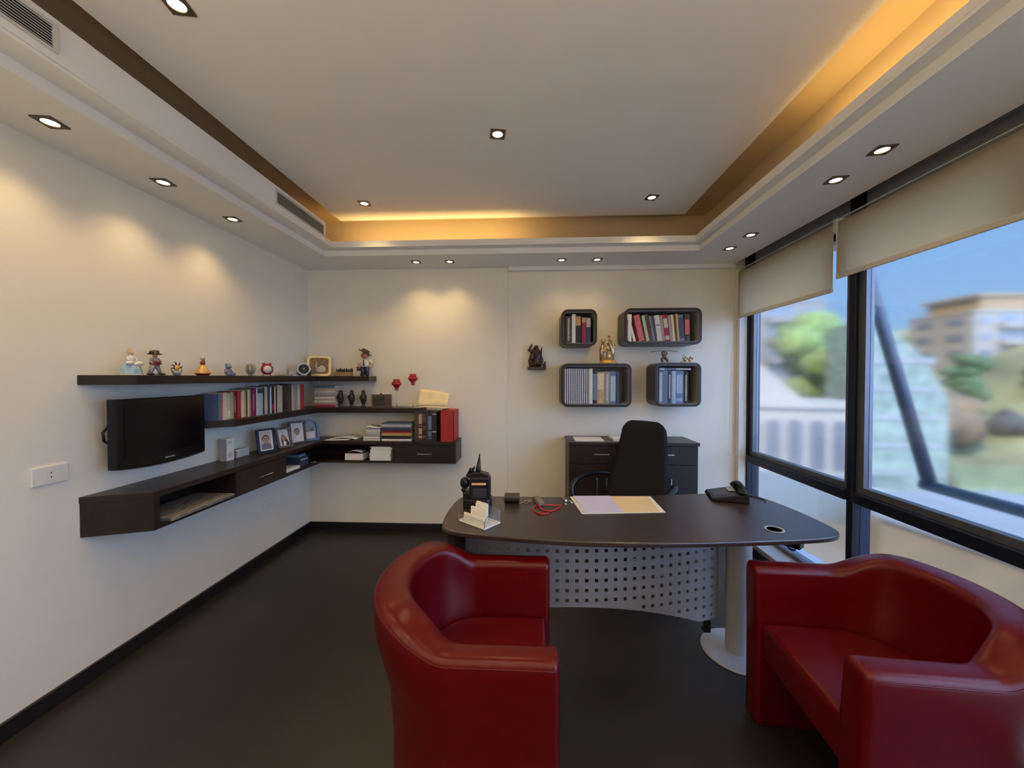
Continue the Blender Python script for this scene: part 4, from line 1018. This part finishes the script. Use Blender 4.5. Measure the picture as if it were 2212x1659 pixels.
# --- middle shelf, far wall: three hooded statuettes, dark frame, two goblets
for i, (x, l) in enumerate(((-1.725, 'black hooded statuette, leftmost of three on the middle shelf'), (-1.622, 'black hooded statuette, middle of three on the middle shelf'), (-1.512, 'black hooded statuette, rightmost of three, beside the dark box'))):
    if i == 0:
        t0 = t = thing('hooded_statuette', l, 'statuette', (x, 3.40, 1.1783), 0, 'black hooded statuettes on the middle shelf')
        ob('robe', B().lathe([(0, 0), (.018, 0), (.019, .008), (.013, .018), (.016, .034), (.026, .058), (.029, .085), (.024, .110), (.014, .124), (.010, .130)], n=24, sy=.8), DKB, t)
        ob('arm', B().tube([(-.022, -.004, .105), (-.024, -.018, .082), (-.004, -.026, .078)], [.009, .008, .006], 10).tube([(.022, -.004, .105), (.024, -.018, .086), (.006, -.026, .082)], [.009, .008, .006], 10), DKB, t)
        ob('hood', B().ell(0, .003, .136, .018, .017, .020), DKB, t)
        ob('face', B().ell(0, -.009, .135, .009, .008, .012), mat('statue_face', (.12, .09, .06), .5), t)
    else:
        t = dup(t0); t.location.x = x; t.rotation_euler.z = .1*i; t['label'] = l
t = thing('dark_box_frame', 'dark wooden box frame standing on the middle shelf left of the goblets', 'picture frame', (-1.345, 3.37, 1.1783), -.06)
MM = Matrix.Rotation(PI/2, 4, 'X')
ob('frame', B().ring([(-.075, 0), (.095, 0), (.095, .118), (-.075, .118)], [(-.062, .012), (.050, .012), (.050, .098), (-.062, .098)], -.03, .012, MM).ell(.01, -.002, .124, .010, .006, .006), mat('old_wood', (.10, .065, .045), .55, var=.3, scale=30), t)
ob('panel', B().box(-.062, .050, -.004, -.001, .012, .098), mat('dull_panel', (.05, .04, .03), .6, var=.3), t)
for x, hs, l in ((-1.205, .178, 'shorter red glass goblet on a thin clear stem'), (-1.055, .225, 'taller red glass goblet on a thin clear stem')):
    t = thing('goblet', l, 'candle holder', (x, 3.40, 1.1783), 0, 'red goblets on the middle shelf')
    ob('bowl', B().lathe([(0, -.080), (.019, -.078), (.019, -.066), (.016, -.062), (.022, -.050), (.045, -.024), (.044, -.014), (.030, .006), (.026, .014), (.033, .022), (.031, .022), (.024, .012), (.028, .004), (.040, -.016), (.020, -.048), (0, -.055)], 0, 0, hs+.055, 40), mat('red_glass', (.34, .006, .014), .12, coat=.6, var=.05), t, smooth=True)
    ob('stem', B().lathe([(0, 0), (.036, 0), (.036, .0015), (.006, .006), (.0035, .012), (.003, hs*.5), (.0035, hs-.034), (.010, hs-.026), (0, hs-.0255)], n=24), CLEAR, t, smooth=True)

# --- carved wall ornament, statues on the box shelves
t = thing('carved_ornament', 'dark carved wooden ornament hung on the far wall left of the box shelves', 'wall ornament', (.062, 3.512, 1.520), 0)
b = B().box(-.085, .082, -.06, .036, 0, .022, .004)
b.tube([(.066, -.02, .02), (.070, -.02, .05), (.078, -.02, .078)], [.012, .010, .003], 8)
ob('base', b, CARV, t)
b = B().tube([(-.05, -.01, .015), (-.055, -.01, .08), (-.035, -.01, .14), (-.02, -.01, .20)], [.020, .026, .026, .014], 10).tube([(.0, -.02, .015), (-.01, -.02, .07), (.012, -.02, .12), (.0, -.02, .19)], [.024, .028, .026, .022], 10)
b.tube([(.02, -.01, .03), (.045, -.01, .08), (.030, -.01, .13), (.046, -.01, .205)], [.016, .018, .016, .004], 10).tube([(-.03, -.02, .16), (-.07, -.02, .18), (-.055, -.02, .21), (-.04, -.02, .235)], [.018, .018, .012, .003], 10)
b.ell(-.005, -.02, .205, .022, .018, .018).ell(-.045, -.03, .11, .018, .016, .03).ell(.03, -.03, .155, .018, .016, .022).tube([(-.06, -.03, .03), (0, -.045, .06), (.05, -.03, .045)], [.012, .016, .010], 10)
for k in range(9):
    a = k*1.3; b.tube([(.03*math.cos(a), -.02, .09+.05*math.sin(a*1.7)), (.045*math.cos(a+.5), -.035, .11+.06*math.sin(a*1.7))], [.010, .004], 8)
ob('carving', b, CARV, t)
t = thing('gold_statue', 'ornate gold statue of dancing figures on the wide lower box shelf', 'statue', (.690, 3.42, 1.5684), 0)
ob('base', B().lathe([(0, 0), (.082, 0), (.078, .012), (.058, .030), (.030, .040), (0, .042)], n=32, sy=.7), GOLDY, t)
b = B().tube([(0, 0, .03), (.004, 0, .08), (0, 0, .115)], [.030, .022, .014], 14).ell(0, -.01, .128, .012).tube([(0, 0, .105), (-.035, -.005, .118), (-.050, -.01, .100)], [.009, .007, .005], 8).tube([(0, 0, .105), (.032, -.008, .095), (.045, -.01, .075)], [.009, .007, .005], 8)
ob('figure', b, BRASS, t, label='pale lower dancing figure')
b = B().tube([(-.05, .015, .03), (-.055, .015, .12), (-.045, .015, .18)], [.022, .020, .012], 10).ell(-.045, .01, .198, .012).tube([(-.045, .01, .175), (-.06, .0, .215), (-.05, 0, .235)], [.007, .006, .003], 8).tube([(-.045, .01, .175), (-.025, .0, .205), (-.03, 0, .232)], [.007, .006, .003], 8)
ob('figure', b, BRASS, t)
b = B().tube([(.035, .015, .04), (.04, .015, .12), (.012, .01, .19), (.010, .008, .22)], [.020, .022, .018, .010], 12).ell(.008, .004, .243, .014).tube([(.01, .0, .205), (-.02, -.015, .185), (.03, -.02, .20)], [.008, .006, .005], 8).tube([(-.01, -.02, .165), (.02, -.02, .20), (.050, -.02, .240)], [.005, .005, .003], 8)
ob('figure', b.ell(.05, .01, .15, .018, .014, .03).ell(-.01, .02, .14, .03, .018, .04), BRASS, t)
t = thing('staff_figurine', 'small bronze figurine balancing a long thin pole on the lower right box shelf', 'figurine', (1.172, 3.40, 1.5744), 0)
b = B().tube([(-.02, -.01, .0105), (-.022, 0, .035), (0, 0, .052)], [.010, .011, .014], 10).tube([(.028, -.01, .0085), (.020, -.004, .03), (0, 0, .05)], [.008, .010, .014], 10).ell(0, 0, .062, .018, .014, .020).tube([(-.012, 0, .07), (-.024, -.004, .086), (-.012, 0, .098)], .006, 8).tube([(.012, 0, .07), (.024, -.004, .086), (.012, 0, .098)], .006, 8)
ob('body', b, mat('aged_bronze', (.13, .10, .07), .4, .4, var=.4, scale=60), t)
ob('head', B().ell(0, -.004, .094, .011).lathe([(0, .012), (.008, .010), (.015, .002), (.015, 0)], 0, 0, .096, 16), mat('aged_bronze_pale', (.34, .30, .24), .4, .4), t)
ob('pole', B().tube([(-.118, 0, .098), (-.06, 0, .1045), (0, .0, .1060), (.06, 0, .1045), (.118, 0, .100)], .0028, 8), mat('pole_grey', (.16, .14, .12), .5), t)
t = thing('group_figurine', 'tiny golden group of seated figures at the right end of the lower right box shelf', 'figurine', (1.368, 3.40, 1.5744), 0)
b = B().box(-.052, .050, -.02, .02, 0, .010, .003)
ob('base', b, BRASS, t)
for x in (-.018, .024): ob('figure', B().ell(x, 0, .026, .016, .014, .018).ell(x+.003, -.002, .050, .010).tube([(x-.012, -.01, .03), (x-.022, -.012, .045)], .005, 8).tube([(x+.012, -.01, .03), (x+.022, -.012, .046)], .005, 8), BRASS, t)
ob('staff', B().tube([(-.045, 0, .010), (-.038, 0, .055), (-.024, 0, .082)], .002, 6), SILV, t)

# ================================================================ things on the desk
DZ = .7503
t = thing('walkie_talkie', 'black two-way radio with antenna standing in its charging cradle on the desk', 'radio', (-.285, 2.06, DZ), .06)
cr2 = ob('charging_cradle', B().prism(rrect(.155, .11, .03, 6), 0, .050, bev=.008, seg=3).box(-.078, -.02, -.03, .05, .03, .085, .010), BLACK, t)
ob('body', B().box(-.042, .072, -.048, .030, .020, .168, .012, seg=3), BLACK, t)
ob('label_plate', B().box(-.028, .048, -.0496, -.0478, .126, .137), mat('orange_label', (.80, .50, .25), .4), t)
ob('rear_plate', B().box(-.022, .050, -.0500, -.0476, .060, .108, .004), mat('plate_grey', (.03, .03, .04), .3), t)
ob('shoulder', B().prism([(-.050, 0), (.070, 0), (.060, .018), (.018, .030), (-.030, .028), (-.050, .015)], -.02, .04, M=TR(0, .0, .160, rx=PI/2), bev=.004), BLACK, t)
ob('antenna', B().tube([(.004, .0, .180), (.004, 0, .20), (.012, 0, .285)], [.015, .014, .002], 12), BLACK, t)
ob('knob', B().lathe([(.011, 0), (.011, .022), (.006, .026), (0, .026)], -.036, 0, .180, 14), BLACK, t)
ob('microphone', B().ell(-.068, -.01, .128, .026, .022, .032).tube([(-.066, -.01, .105), (-.078, -.01, .09), (-.068, -.01, .075)], [.010, .012, .010], 10).tube([(-.06, 0, .158), (-.042, .01, .185), (-.022, .01, .20), (-.018, 0, .215)], [.006, .009, .007, .003], 8), BLACK, t)
# acrylic card holder with slabs of white
t = thing('card_holder', 'clear and white card holder with upright white cards at the left desk end', 'card holder', (-.243, 1.822, DZ), math.radians(-38), None)
ob('base', B().box(-.088, .088, -.055, .055, 0, .010, .003), mat('white_acrylic', (.78, .78, .74), .2), t)
ob('side_wall', B().prism([(-.055, .010), (.055, .010), (.055, .038), (.02, .066), (-.055, .066)][::-1], 0, .003, M=TR(.085, 0, 0, rz=PI/2) @ Matrix.Rotation(PI/2, 4, 'X') @ Matrix.Scale(-1, 4, (1, 0, 0))), CLEAR, t)
ob('front_wall', B().box(-.088, .088, -.055, -.052, .010, .038), CLEAR, t)
ob('back_wall', B().prism([(-.088, .010), (.084, .010), (.084, .070), (-.05, .070), (-.088, .045)], 0, .003, M=TR(0, .055, 0, rx=PI/2)), CLEAR, t)
for i, (x0, x1, h, y) in enumerate(((-.045, .030, .078, .022), (-.035, .045, .074, .008), (-.050, .020, .060, -.008), (-.075, .060, .030, -.030), (.020, .058, .070, -.012))):
    o = ob('business_card', B().box(x0, x1, -.004, .004, 0, h, M=TR(rx=-.05)), PAPER); o.location = t.location+Vector((0, 0, .0103+.0005)); o.rotation_euler = (0, 0, t.rotation_euler.z)
    o.location += Matrix.Rotation(t.rotation_euler.z, 3, 'Z') @ Vector((0, y, 0))
    tag(o, 'white card bundle in the clear card holder, %s' % ['furthest back', 'second from the back', 'short one in the middle', 'lowest, lying along the front', 'tall one at the right edge'][i], 'cards', 'card bundles in the clear holder')
# cylinder and key tangle
o = ob('round_tin', B().lathe([(0, -.042), (.024, -.042), (.026, -.038), (.026, .040), (.024, .042), (0, .042)], n=32, M=TR(0, 0, .0262, ry=PI/2)), mat('tin_dark', (.035, .028, .026), .35, var=.1), smooth='auto')
o.location = (-.100, 2.125, DZ); tag(o, 'dark cylindrical tin lying on its side on the desk', 'tin')
t = thing('key_fob', 'bunch of keys with grey leather fob and red cord loops on the desk', 'keys', (.0, 2.12, DZ), 0)
ob('fob', B().box(-.018, .018, -.055, .055, 0, .026, .006, M=TR(.048, -.005, 0, rz=.28)), mat('fob_grey', (.16, .14, .12), .6, var=.2), t)
b = B()
for a in ((-.055, .0), (-.040, .012), (-.022, .0), (-.006, .014)):
    b.tube([(a[0]+.012*math.cos(k*PI/6), a[1]+.010*math.sin(k*PI/6), .004+.003*math.sin(k*PI/6)) for k in range(13)], .0022, 6)
ob('chain', b, mat('key_metal', (.42, .36, .26), .35, .8), t)
for k, rz in enumerate((.3, -.5, 2.6)): ob('key', B().box(.0, .040, -.004, .004, .003+.003*k, .005+.003*k, M=TR(-.03, .01, 0, rz=rz)).lathe([(0, 0), (.010, 0), (.010, .002), (0, .002)], n=16, M=TR(-.03, .01, .003+.003*k)), mat('key_metal', (.42, .36, .26), .35, .8), t)
b = B()
def loop(P, n=6):
    Q = []
    for i in range(len(P)-1):
        p0, p1, p2, p3 = [Vector(P[min(max(j, 0), len(P)-1)]) for j in (i-1, i, i+1, i+2)]
        for k in range(n):
            f = k/n; Q.append(.5*((2*p1)+(p2-p0)*f+(2*p0-5*p1+4*p2-p3)*f*f+(3*p1-p0-3*p2+p3)*f*f*f))
    return Q+[Vector(P[-1])]
b.tube(loop([(.038, -.055, .008), (.018, -.09, .003), (.028, -.15, .003), (.062, -.182, .003), (.095, -.165, .003)]), .0028, 8)
b.tube(loop([(.048, -.060, .010), (.065, -.115, .003), (.11, -.135, .003), (.15, -.09, .003), (.168, -.045, .003), (.13, -.050, .0055), (.07, -.045, .008)]), .0028, 8)
ob('cord', b, mat('red_cord', (.55, .01, .03), .35), t)
# open folder, two coloured sheets
def quad(P, z0, z1): return B().prism(P, z0, z1)
F = [(.233, 2.235), (.265, 1.957), (.700, 1.998), (.705, 2.262)]
t = thing('open_folder', 'open paper folder lying on the desk, lilac left sheet and yellow right sheet', 'folder', (0, 0, DZ))
ob('cover', quad(F, 0, .0025), mat('folder_cream', (.70, .66, .56), .7), t)
ob('sheet', quad([(.250, 2.232), (.278, 1.968), (.478, 1.984), (.462, 2.246)], .0027, .0075), mat('lilac_sheet', (.50, .48, .66), .75, var=.02), t, label='lilac left sheet')
ob('sheet', quad([(.464, 2.247), (.481, 1.985), (.672, 2.004), (.690, 2.254)], .0027, .0050), mat('yellow_sheet', (.66, .50, .28), .75, var=.03), t, label='pale yellow right sheet')
ob('fastener', B().tube([(.214, 2.15, .004), (.222, 2.12, .014), (.235, 2.11, .004)], .003, 8), CHROME, t)
o = ob('lighter', B().box(-.008, .008, -.028, .028, 0, .014, .004), [CHROME]); o.location = (.195, 2.165, DZ); o.rotation_euler = (0, 0, .25)
tag(o, 'small chrome lighter on the desk left of the open folder', 'lighter')
# telephone
t = thing('telephone', 'black desk telephone with its handset resting on it, at the far right of the desk', 'telephone', (1.135, 2.262, DZ), math.radians(-14))
ob('body', B().prism([(-.095, 0), (.10, 0), (.10, .050), (.04, .044), (-.085, .016)], -.10, .09, M=Matrix.Rotation(PI/2, 4, 'X'), bev=.006, seg=3), BLACK, t)
ob('keypad', B().box(-.06, .02, -.05, .06, 0, .003, M=TR(-.01, 0, .031, ry=-.22)), mat('keypad_grey', (.05, .05, .06), .4), t)
ob('display', B().box(-.018, .018, -.04, .03, 0, .004, M=TR(.03, .03, .044, ry=-.14)), mat('display_grey', (.25, .26, .26), .2), t)
hs = loop([(.065, -.10, .060), (.068, -.07, .076), (.068, 0, .086), (.068, .06, .076), (.065, .085, .060)])
ob('handset', B().tube(hs, [.020]*3+[.016]*(len(hs)-6)+[.020]*3, 12).ell(.064, -.092, .062, .024, .022, .014).ell(.064, .080, .062, .024, .022, .014), BLACK, t)
ob('cord', B().tube(loop([(.09, .07, .02), (.13, .085, .004), (.17, .05, .0035), (.20, .01, .0035), (.192, -.02, .0035)]), .0028, 8), BLACK, t)
# things under the desk by the window
t = thing('cable_tray', 'black cable box with coiled lead under the right end of the desk', 'cable box', (1.34, 2.20, .20), math.radians(-52))
ob('box', B().box(-.16, .16, -.03, .03, .34, .385, .006), BLACK, t)
ob('strap', B().box(-.15, -.14, -.01, .01, .385, .527).box(.05, .06, -.01, .01, .385, .527), BLACK, t)
ob('coiled_lead', B().tube([(.10+.018*math.cos(k*.8), .035+.004*math.sin(k*.3), .36+.012*math.sin(k*.8)-.001*k) for k in range(50)], .003, 6), BLACK, t)
# ================================================================ outside: street, hillside, buildings (the room is on an upper floor)
GZ = -9.0
def em(name, col, var=.2, scale=.3, rough=.8): return mat(name, tuple(c*.30 for c in col), rough, var=var, scale=scale)
ASP = em('street_surface', (.46, .38, .27), .2, .12); PBLUE = em('pale_roof', (.50, .58, .66), .12, .3)
b = B().box(2.3, 160, -60, 160, GZ-.5, GZ)
struct('ground', b, ASP)
HILLM = mat('hillside_scrub', (.13, .14, .075), .9, var=.55, scale=.12, bump=.4)
bm = bmesh.new(); NX, NY = 44, 44; G_ = []
for j in range(NY+1):
    r_ = []
    for i in range(NX+1):
        u, v = i/NX, j/NY; x = 24+96*u; y = 20+110*v
        d = max(0, (x*.62+y*.78-46)/70)
        z = GZ-.3+26*d**1.1*min(1, .55+.45*math.sin(x*.08+1.2))+1.4*math.sin(x*.33)*math.cos(y*.27)*min(1, d*3)+R.uniform(-.35, .35)*min(1, d*5)
        r_.append(bm.verts.new((x, y, min(z, 9+2*math.sin(x*.1)))))
    G_.append(r_)
for a, c in zip(G_, G_[1:]):
    for i in range(NX): bm.faces.new((a[i], a[i+1], c[i+1], c[i]))
struct('hillside', bm, HILLM, smooth=True)
o = ob('rock_outcrop', B(), em('ochre_rock', (.42, .30, .17), .35, .8)) if False else None
def rock(x, y, z, s, l, rz=0, col=(.45, .34, .22)):
    b = B()
    for k in range(5): b.ell(R.uniform(-.5, .5)*s, R.uniform(-.5, .5)*s, R.uniform(-.3, .3)*s, s*R.uniform(.4, .8), s*R.uniform(.4, .7), s*R.uniform(.35, .7), sub=2)
    for v in b.bm.verts: v.co *= 1+R.uniform(-.10, .10)
    o = ob('rock_outcrop', b, em('rock_%d' % int(col[0]*100), col, .35, .5)); o.location = (x, y, z); return tag(o, l, 'rock', 'rock faces on the hillside')
def tree(x, y, z, h, r, l, col=(.13, .20, .06), seed=0):
    rr = random.Random(seed)
    t = thing('tree', l, 'tree', (x, y, z), 0, 'trees on the slope outside')
    ob('trunk', B().tube([(0, 0, 0), (.1, 0, h*.3), (0, .1, h*.6)], [h*.04, h*.03, h*.015], 8), em('bark', (.10, .07, .05), .2, 2), t)
    b = B()
    for k in range(16):
        a = rr.uniform(0, 2*PI); q = rr.uniform(0, .62)*r; zz = h*rr.uniform(.38, .88)
        b.ell(q*math.cos(a), q*math.sin(a), zz, r*rr.uniform(.30, .52), r*rr.uniform(.30, .52), r*rr.uniform(.26, .44), sub=2)
    for v in b.bm.verts: v.co += Vector((rr.uniform(-1, 1), rr.uniform(-1, 1), rr.uniform(-1, 1)))*r*.05
    ob('crown', b, mat('leaves_%d' % int(col[1]*1000), col, .85, var=.45, scale=1.2, bump=.5), t)
def block(name, label, x, y, z, w, d, h, rz, floors, bays, col, loggia=(), roofcol=None, win=(.10, .12, .15), group=None):
    """apartment block: windows on the two faces turned to the room (local -y and -x)"""
    t = thing(name, label, 'building', (x, y, z), rz, group)
    wm = em('render_%d' % int(sum(col)*100), col, .05, .2); gm = mat('far_glazing', win, .3, var=.3, scale=.8)
    ob('wall', B().box(0, w, 0, d, 0, h).box(-.15, w+.15, -.15, d+.15, h, h+.45), wm, t)
    fh = h/floors
    for f in range(floors):
        for k in range(bays):
            cw = w/bays; x0 = k*cw
            if k in loggia:
                s = ob('balcony', B().box(x0+.15, x0+cw-.15, -.9, 0, fh*f+.15, fh*f+.95), wm, t)
                ob('pane', B().box(x0+.25, x0+cw-.25, -.03, -.005, fh*f+.95, fh*f+fh*.86), gm, t)
            else:
                s = ob('window', B().box(x0+cw*.24, x0+cw*.76, -.12, -.002, fh*f+fh*.30, fh*f+fh*.36), wm, t)
                ob('pane', B().box(x0+cw*.27, x0+cw*.73, -.05, -.003, fh*f+fh*.36, fh*f+fh*.76), gm, t)
        nb = max(2, int(d/4))
        for k in range(nb):
            cw = d/nb; y0 = k*cw
            ob('window', B().box(-.10, -.002, y0+cw*.25, y0+cw*.75, fh*f+fh*.34, fh*f+fh*.76), gm, t)
    return t
def bearing(p, D):  # a point at forward distance D seen in the direction of picture column p (world axes)
    return ((p-1145)/825*D, D)
CRM = (.66, .60, .50); WHI = (.76, .71, .62)
t = block('apartment_block', 'white apartment block with an ochre top storey, seen through the right window', 68, 62, -4, 13.5, 10, 15.4, 0, 6, 4, WHI, loggia=(1, 2))
ob('penthouse', B().box(2, 11, 1, 9, 15.9, 18.0).box(1.2, 11.8, .6, 9.5, 18.0, 18.4), em('penthouse_ochre', (.80, .55, .27), .05), t)
block('apartment_block', 'pale apartment block at the right edge of the right window view', 84, 61, -4, 16, 10, 14.0, 0, 5, 6, (.62, .57, .48), loggia=(2, 3))
block('apartment_block', 'lower pale apartment block left of the ochre-topped white one', 62, 79, -4, 6.5, 8, 10.4, 0, 5, 3, CRM)
block('apartment_block', 'grey-white apartment block seen through the narrow window', 28, 53, 0.5, 10.0, 9, 10.6, -.2, 4, 3, (.56, .56, .56), loggia=(1,))
block('apartment_block', 'distant pale block behind the round green tree', 47, 76, 3, 12, 9, 7.5, -.3, 3, 4, (.62, .50, .36))
# white arcaded villa nearer
t = thing('arcaded_villa', 'white villa with tall arched openings seen through the narrow window', 'building', (15.9, 30.0, GZ), -.25)
wm = em('villa_white', (.80, .77, .68), .06); gm = em('villa_shade', (.22, .26, .32), .2)
ob('wall', B().box(0, 7.5, 0, 5, 0, 8.2).box(-.3, 7.8, -.3, 5.3, 8.2, 8.7), wm, t)
ob('plinth', B().box(-.2, 7.7, -.25, 0, 0, 3.4), em('villa_plinth', (.34, .42, .48), .1), t)
for k in range(5):
    P = [(.0, 0), (.9, 0), (.9, 3.2)]+[(.45+.45*math.cos(PI*j/8), 3.2+.45*math.sin(PI*j/8)) for j in range(1, 8)]+[(.0, 3.2)]
    ob('arch', B().prism(P, 0, .06, M=TR(.5+k*1.4, -.01, 3.7, rx=PI/2)), gm, t)
ob('gable', B().prism([(-.2, 0), (4.2, 0), (1.2, 2.9)], 0, .5, M=TR(.2, .6, 8.7, rx=PI/2)), wm, t)
for l, X, Y, Z, h, r, col, sd_ in (('broad round tree beside the narrow window mullion', 31.7, 44.8, -6, 15.5, 4.8, (.13, .19, .055), 3), ('dark pointed tree before the white apartment block', 60.6, 56.0, -5.0, 10.5, 2.7, (.04, .08, .03), 4),
                                 ('bushy tree at the right edge of the window view', 68, 52, -5, 8.5, 3.2, (.07, .10, .035), 6),
                                 ('tree between the villa and the grey-white block', 19.5, 41, -6, 10.5, 3.0, (.10, .15, .06), 8),
                                 ('tree low on the slope left of the ochre rock', 44, 53, -6, 9.0, 3.6, (.08, .14, .06), 9), ('dark tree rising behind the field', 54.5, 57, -5, 8.5, 2.6, (.06, .10, .04), 10)):
    tree(X, Y, Z, h, r, l, col, sd_)
rock(50.8, 50.5, -3.5, 4.0, 'ochre rock face right of the slanting brace', col=(.36, .24, .12))
rock(60, 48.5, -4.6, 2.6, 'grey rock face in the middle of the right window', col=(.14, .15, .17))
rock(75, 54, -3.5, 3.0, 'pale brown rock face at the right of the window view', col=(.26, .18, .11))
o = ob('grass_field', B().prism([(37, 35), (45, 35), (56, 44), (47, 45)], GZ+.01, GZ+.8, bev=.3), mat('field_grass', (.12, .145, .065), .9, var=.3, scale=.5, bump=.3)); tag(o, 'green grass bank beyond the street', 'grass'); o['kind'] = 'stuff'
t = thing('netted_building', 'building wrapped in pale turquoise netting behind the slanting brace', 'building', (28.6, 34.2, GZ), -.1)
tm = mat('turquoise_net', (.145, .195, .17), .8, var=.45, scale=.9, bump=.3)
ob('netting', B().prism([(0, 0), (6.4, 0), (6.4, 8.5), (4.6, 12.0), (2.2, 14.4), (0, 15.2)], -5, 0, M=Matrix.Rotation(PI/2, 4, 'X')), tm, t)
for k in range(5): ob('floor_edge', B().box(-.05, 6.3-.25*k, -.08, -.005, 2.0+2.4*k, 2.5+2.4*k), em('net_white', (.58, .66, .68), .15, .8), t)
o = ob('flat_roofed_shed', B().prism([(20.2, 23.4), (21.6, 16.8), (24.5, 16.6), (35, 26), (33, 28.5), (24.5, 28)], GZ+2.2, GZ+2.45, bev=.05), PBLUE); tag(o, 'low shed with a large pale blue flat roof below the right window', 'shed')
ob('wall', B().prism([(20.5, 23.3), (21.9, 17.1), (24.4, 17.0), (34.5, 26.0), (32.8, 28.1), (24.6, 27.6)], GZ, GZ+2.2), em('shed_wall', (.62, .52, .40)), o)
def car(x, y, z, rz, col, l):
    t = thing('car', l, 'car', (x, y, z), rz, 'cars parked outside')
    pm = mat('car_paint_%d' % int(col[2]*100), col, .25, coat=.5, var=.02)
    P = [(-2.1, .30), (2.1, .30), (2.15, .75), (1.9, .88), (1.0, .95), (.5, 1.42), (-1.2, 1.45), (-1.8, .98), (-2.15, .9)]
    ob('body', B().prism(P, -.85, .85, M=Matrix.Rotation(PI/2, 4, 'X'), bev=.08, seg=3), pm, t)
    ob('windscreen', B().prism([(.56, 1.36), (.98, .99), (-1.66, 1.0), (-1.16, 1.39)], -.86, .86, M=Matrix.Rotation(PI/2, 4, 'X')), mat('car_glass', (.02, .03, .04), .1), t)
    for sx in (-1.3, 1.35):
        for sy in (-.86, .86): ob('wheel', B().lathe([(0, -.1), (.30, -.1), (.32, -.06), (.32, .06), (.30, .1), (0, .1)], n=24, M=TR(sx, sy, .32, rx=PI/2)), BLACK, t)
for a in ((28.2, 31.6, GZ, .35, (.34, .35, .36), 'white car beyond the pale blue roof, left of the brace'), (36.5, 31.5, GZ, .4, (.05, .10, .20), 'blue car right of the brace foot'), (11.0, 12.6, GZ, .7, (.30, .30, .31), 'pale car on the street below the rail'),
          (13.6, 10.4, GZ, .7, (.06, .11, .21), 'blue car on the street near the right armchair back'), (42, 31.5, GZ, .6, (.33, .33, .34), 'white car at the right edge of the window'), (12.2, 27.0, GZ, .2, (.15, .16, .18), 'grey car below the villa')): car(*a)
# slanting steel brace and beam just outside the glazing
t = thing('steel_brace', 'dark slanting steel tube with a crossbar just outside the right window', 'brace', (3.0, 0, 0))
BST = mat('brace_steel', (.030, .035, .055), .5, .2, var=.1)
ob('slanting_tube', B().tube([(0, 3.74, 2.90), (0, 2.995, .634)], .045, 16), BST, t)
ob('crossbar', B().tube([(0, 3.05, .634), (0, -2.5, .634)], .040, 16), mat('brace_steel_pale', (.10, .13, .19), .5, .2, var=.1), t)
ob('stay_cable', B().tube([(-.05, 3.42, 2.05), (-.80, 2.62, 1.60)], .008, 8), STEEL, t)
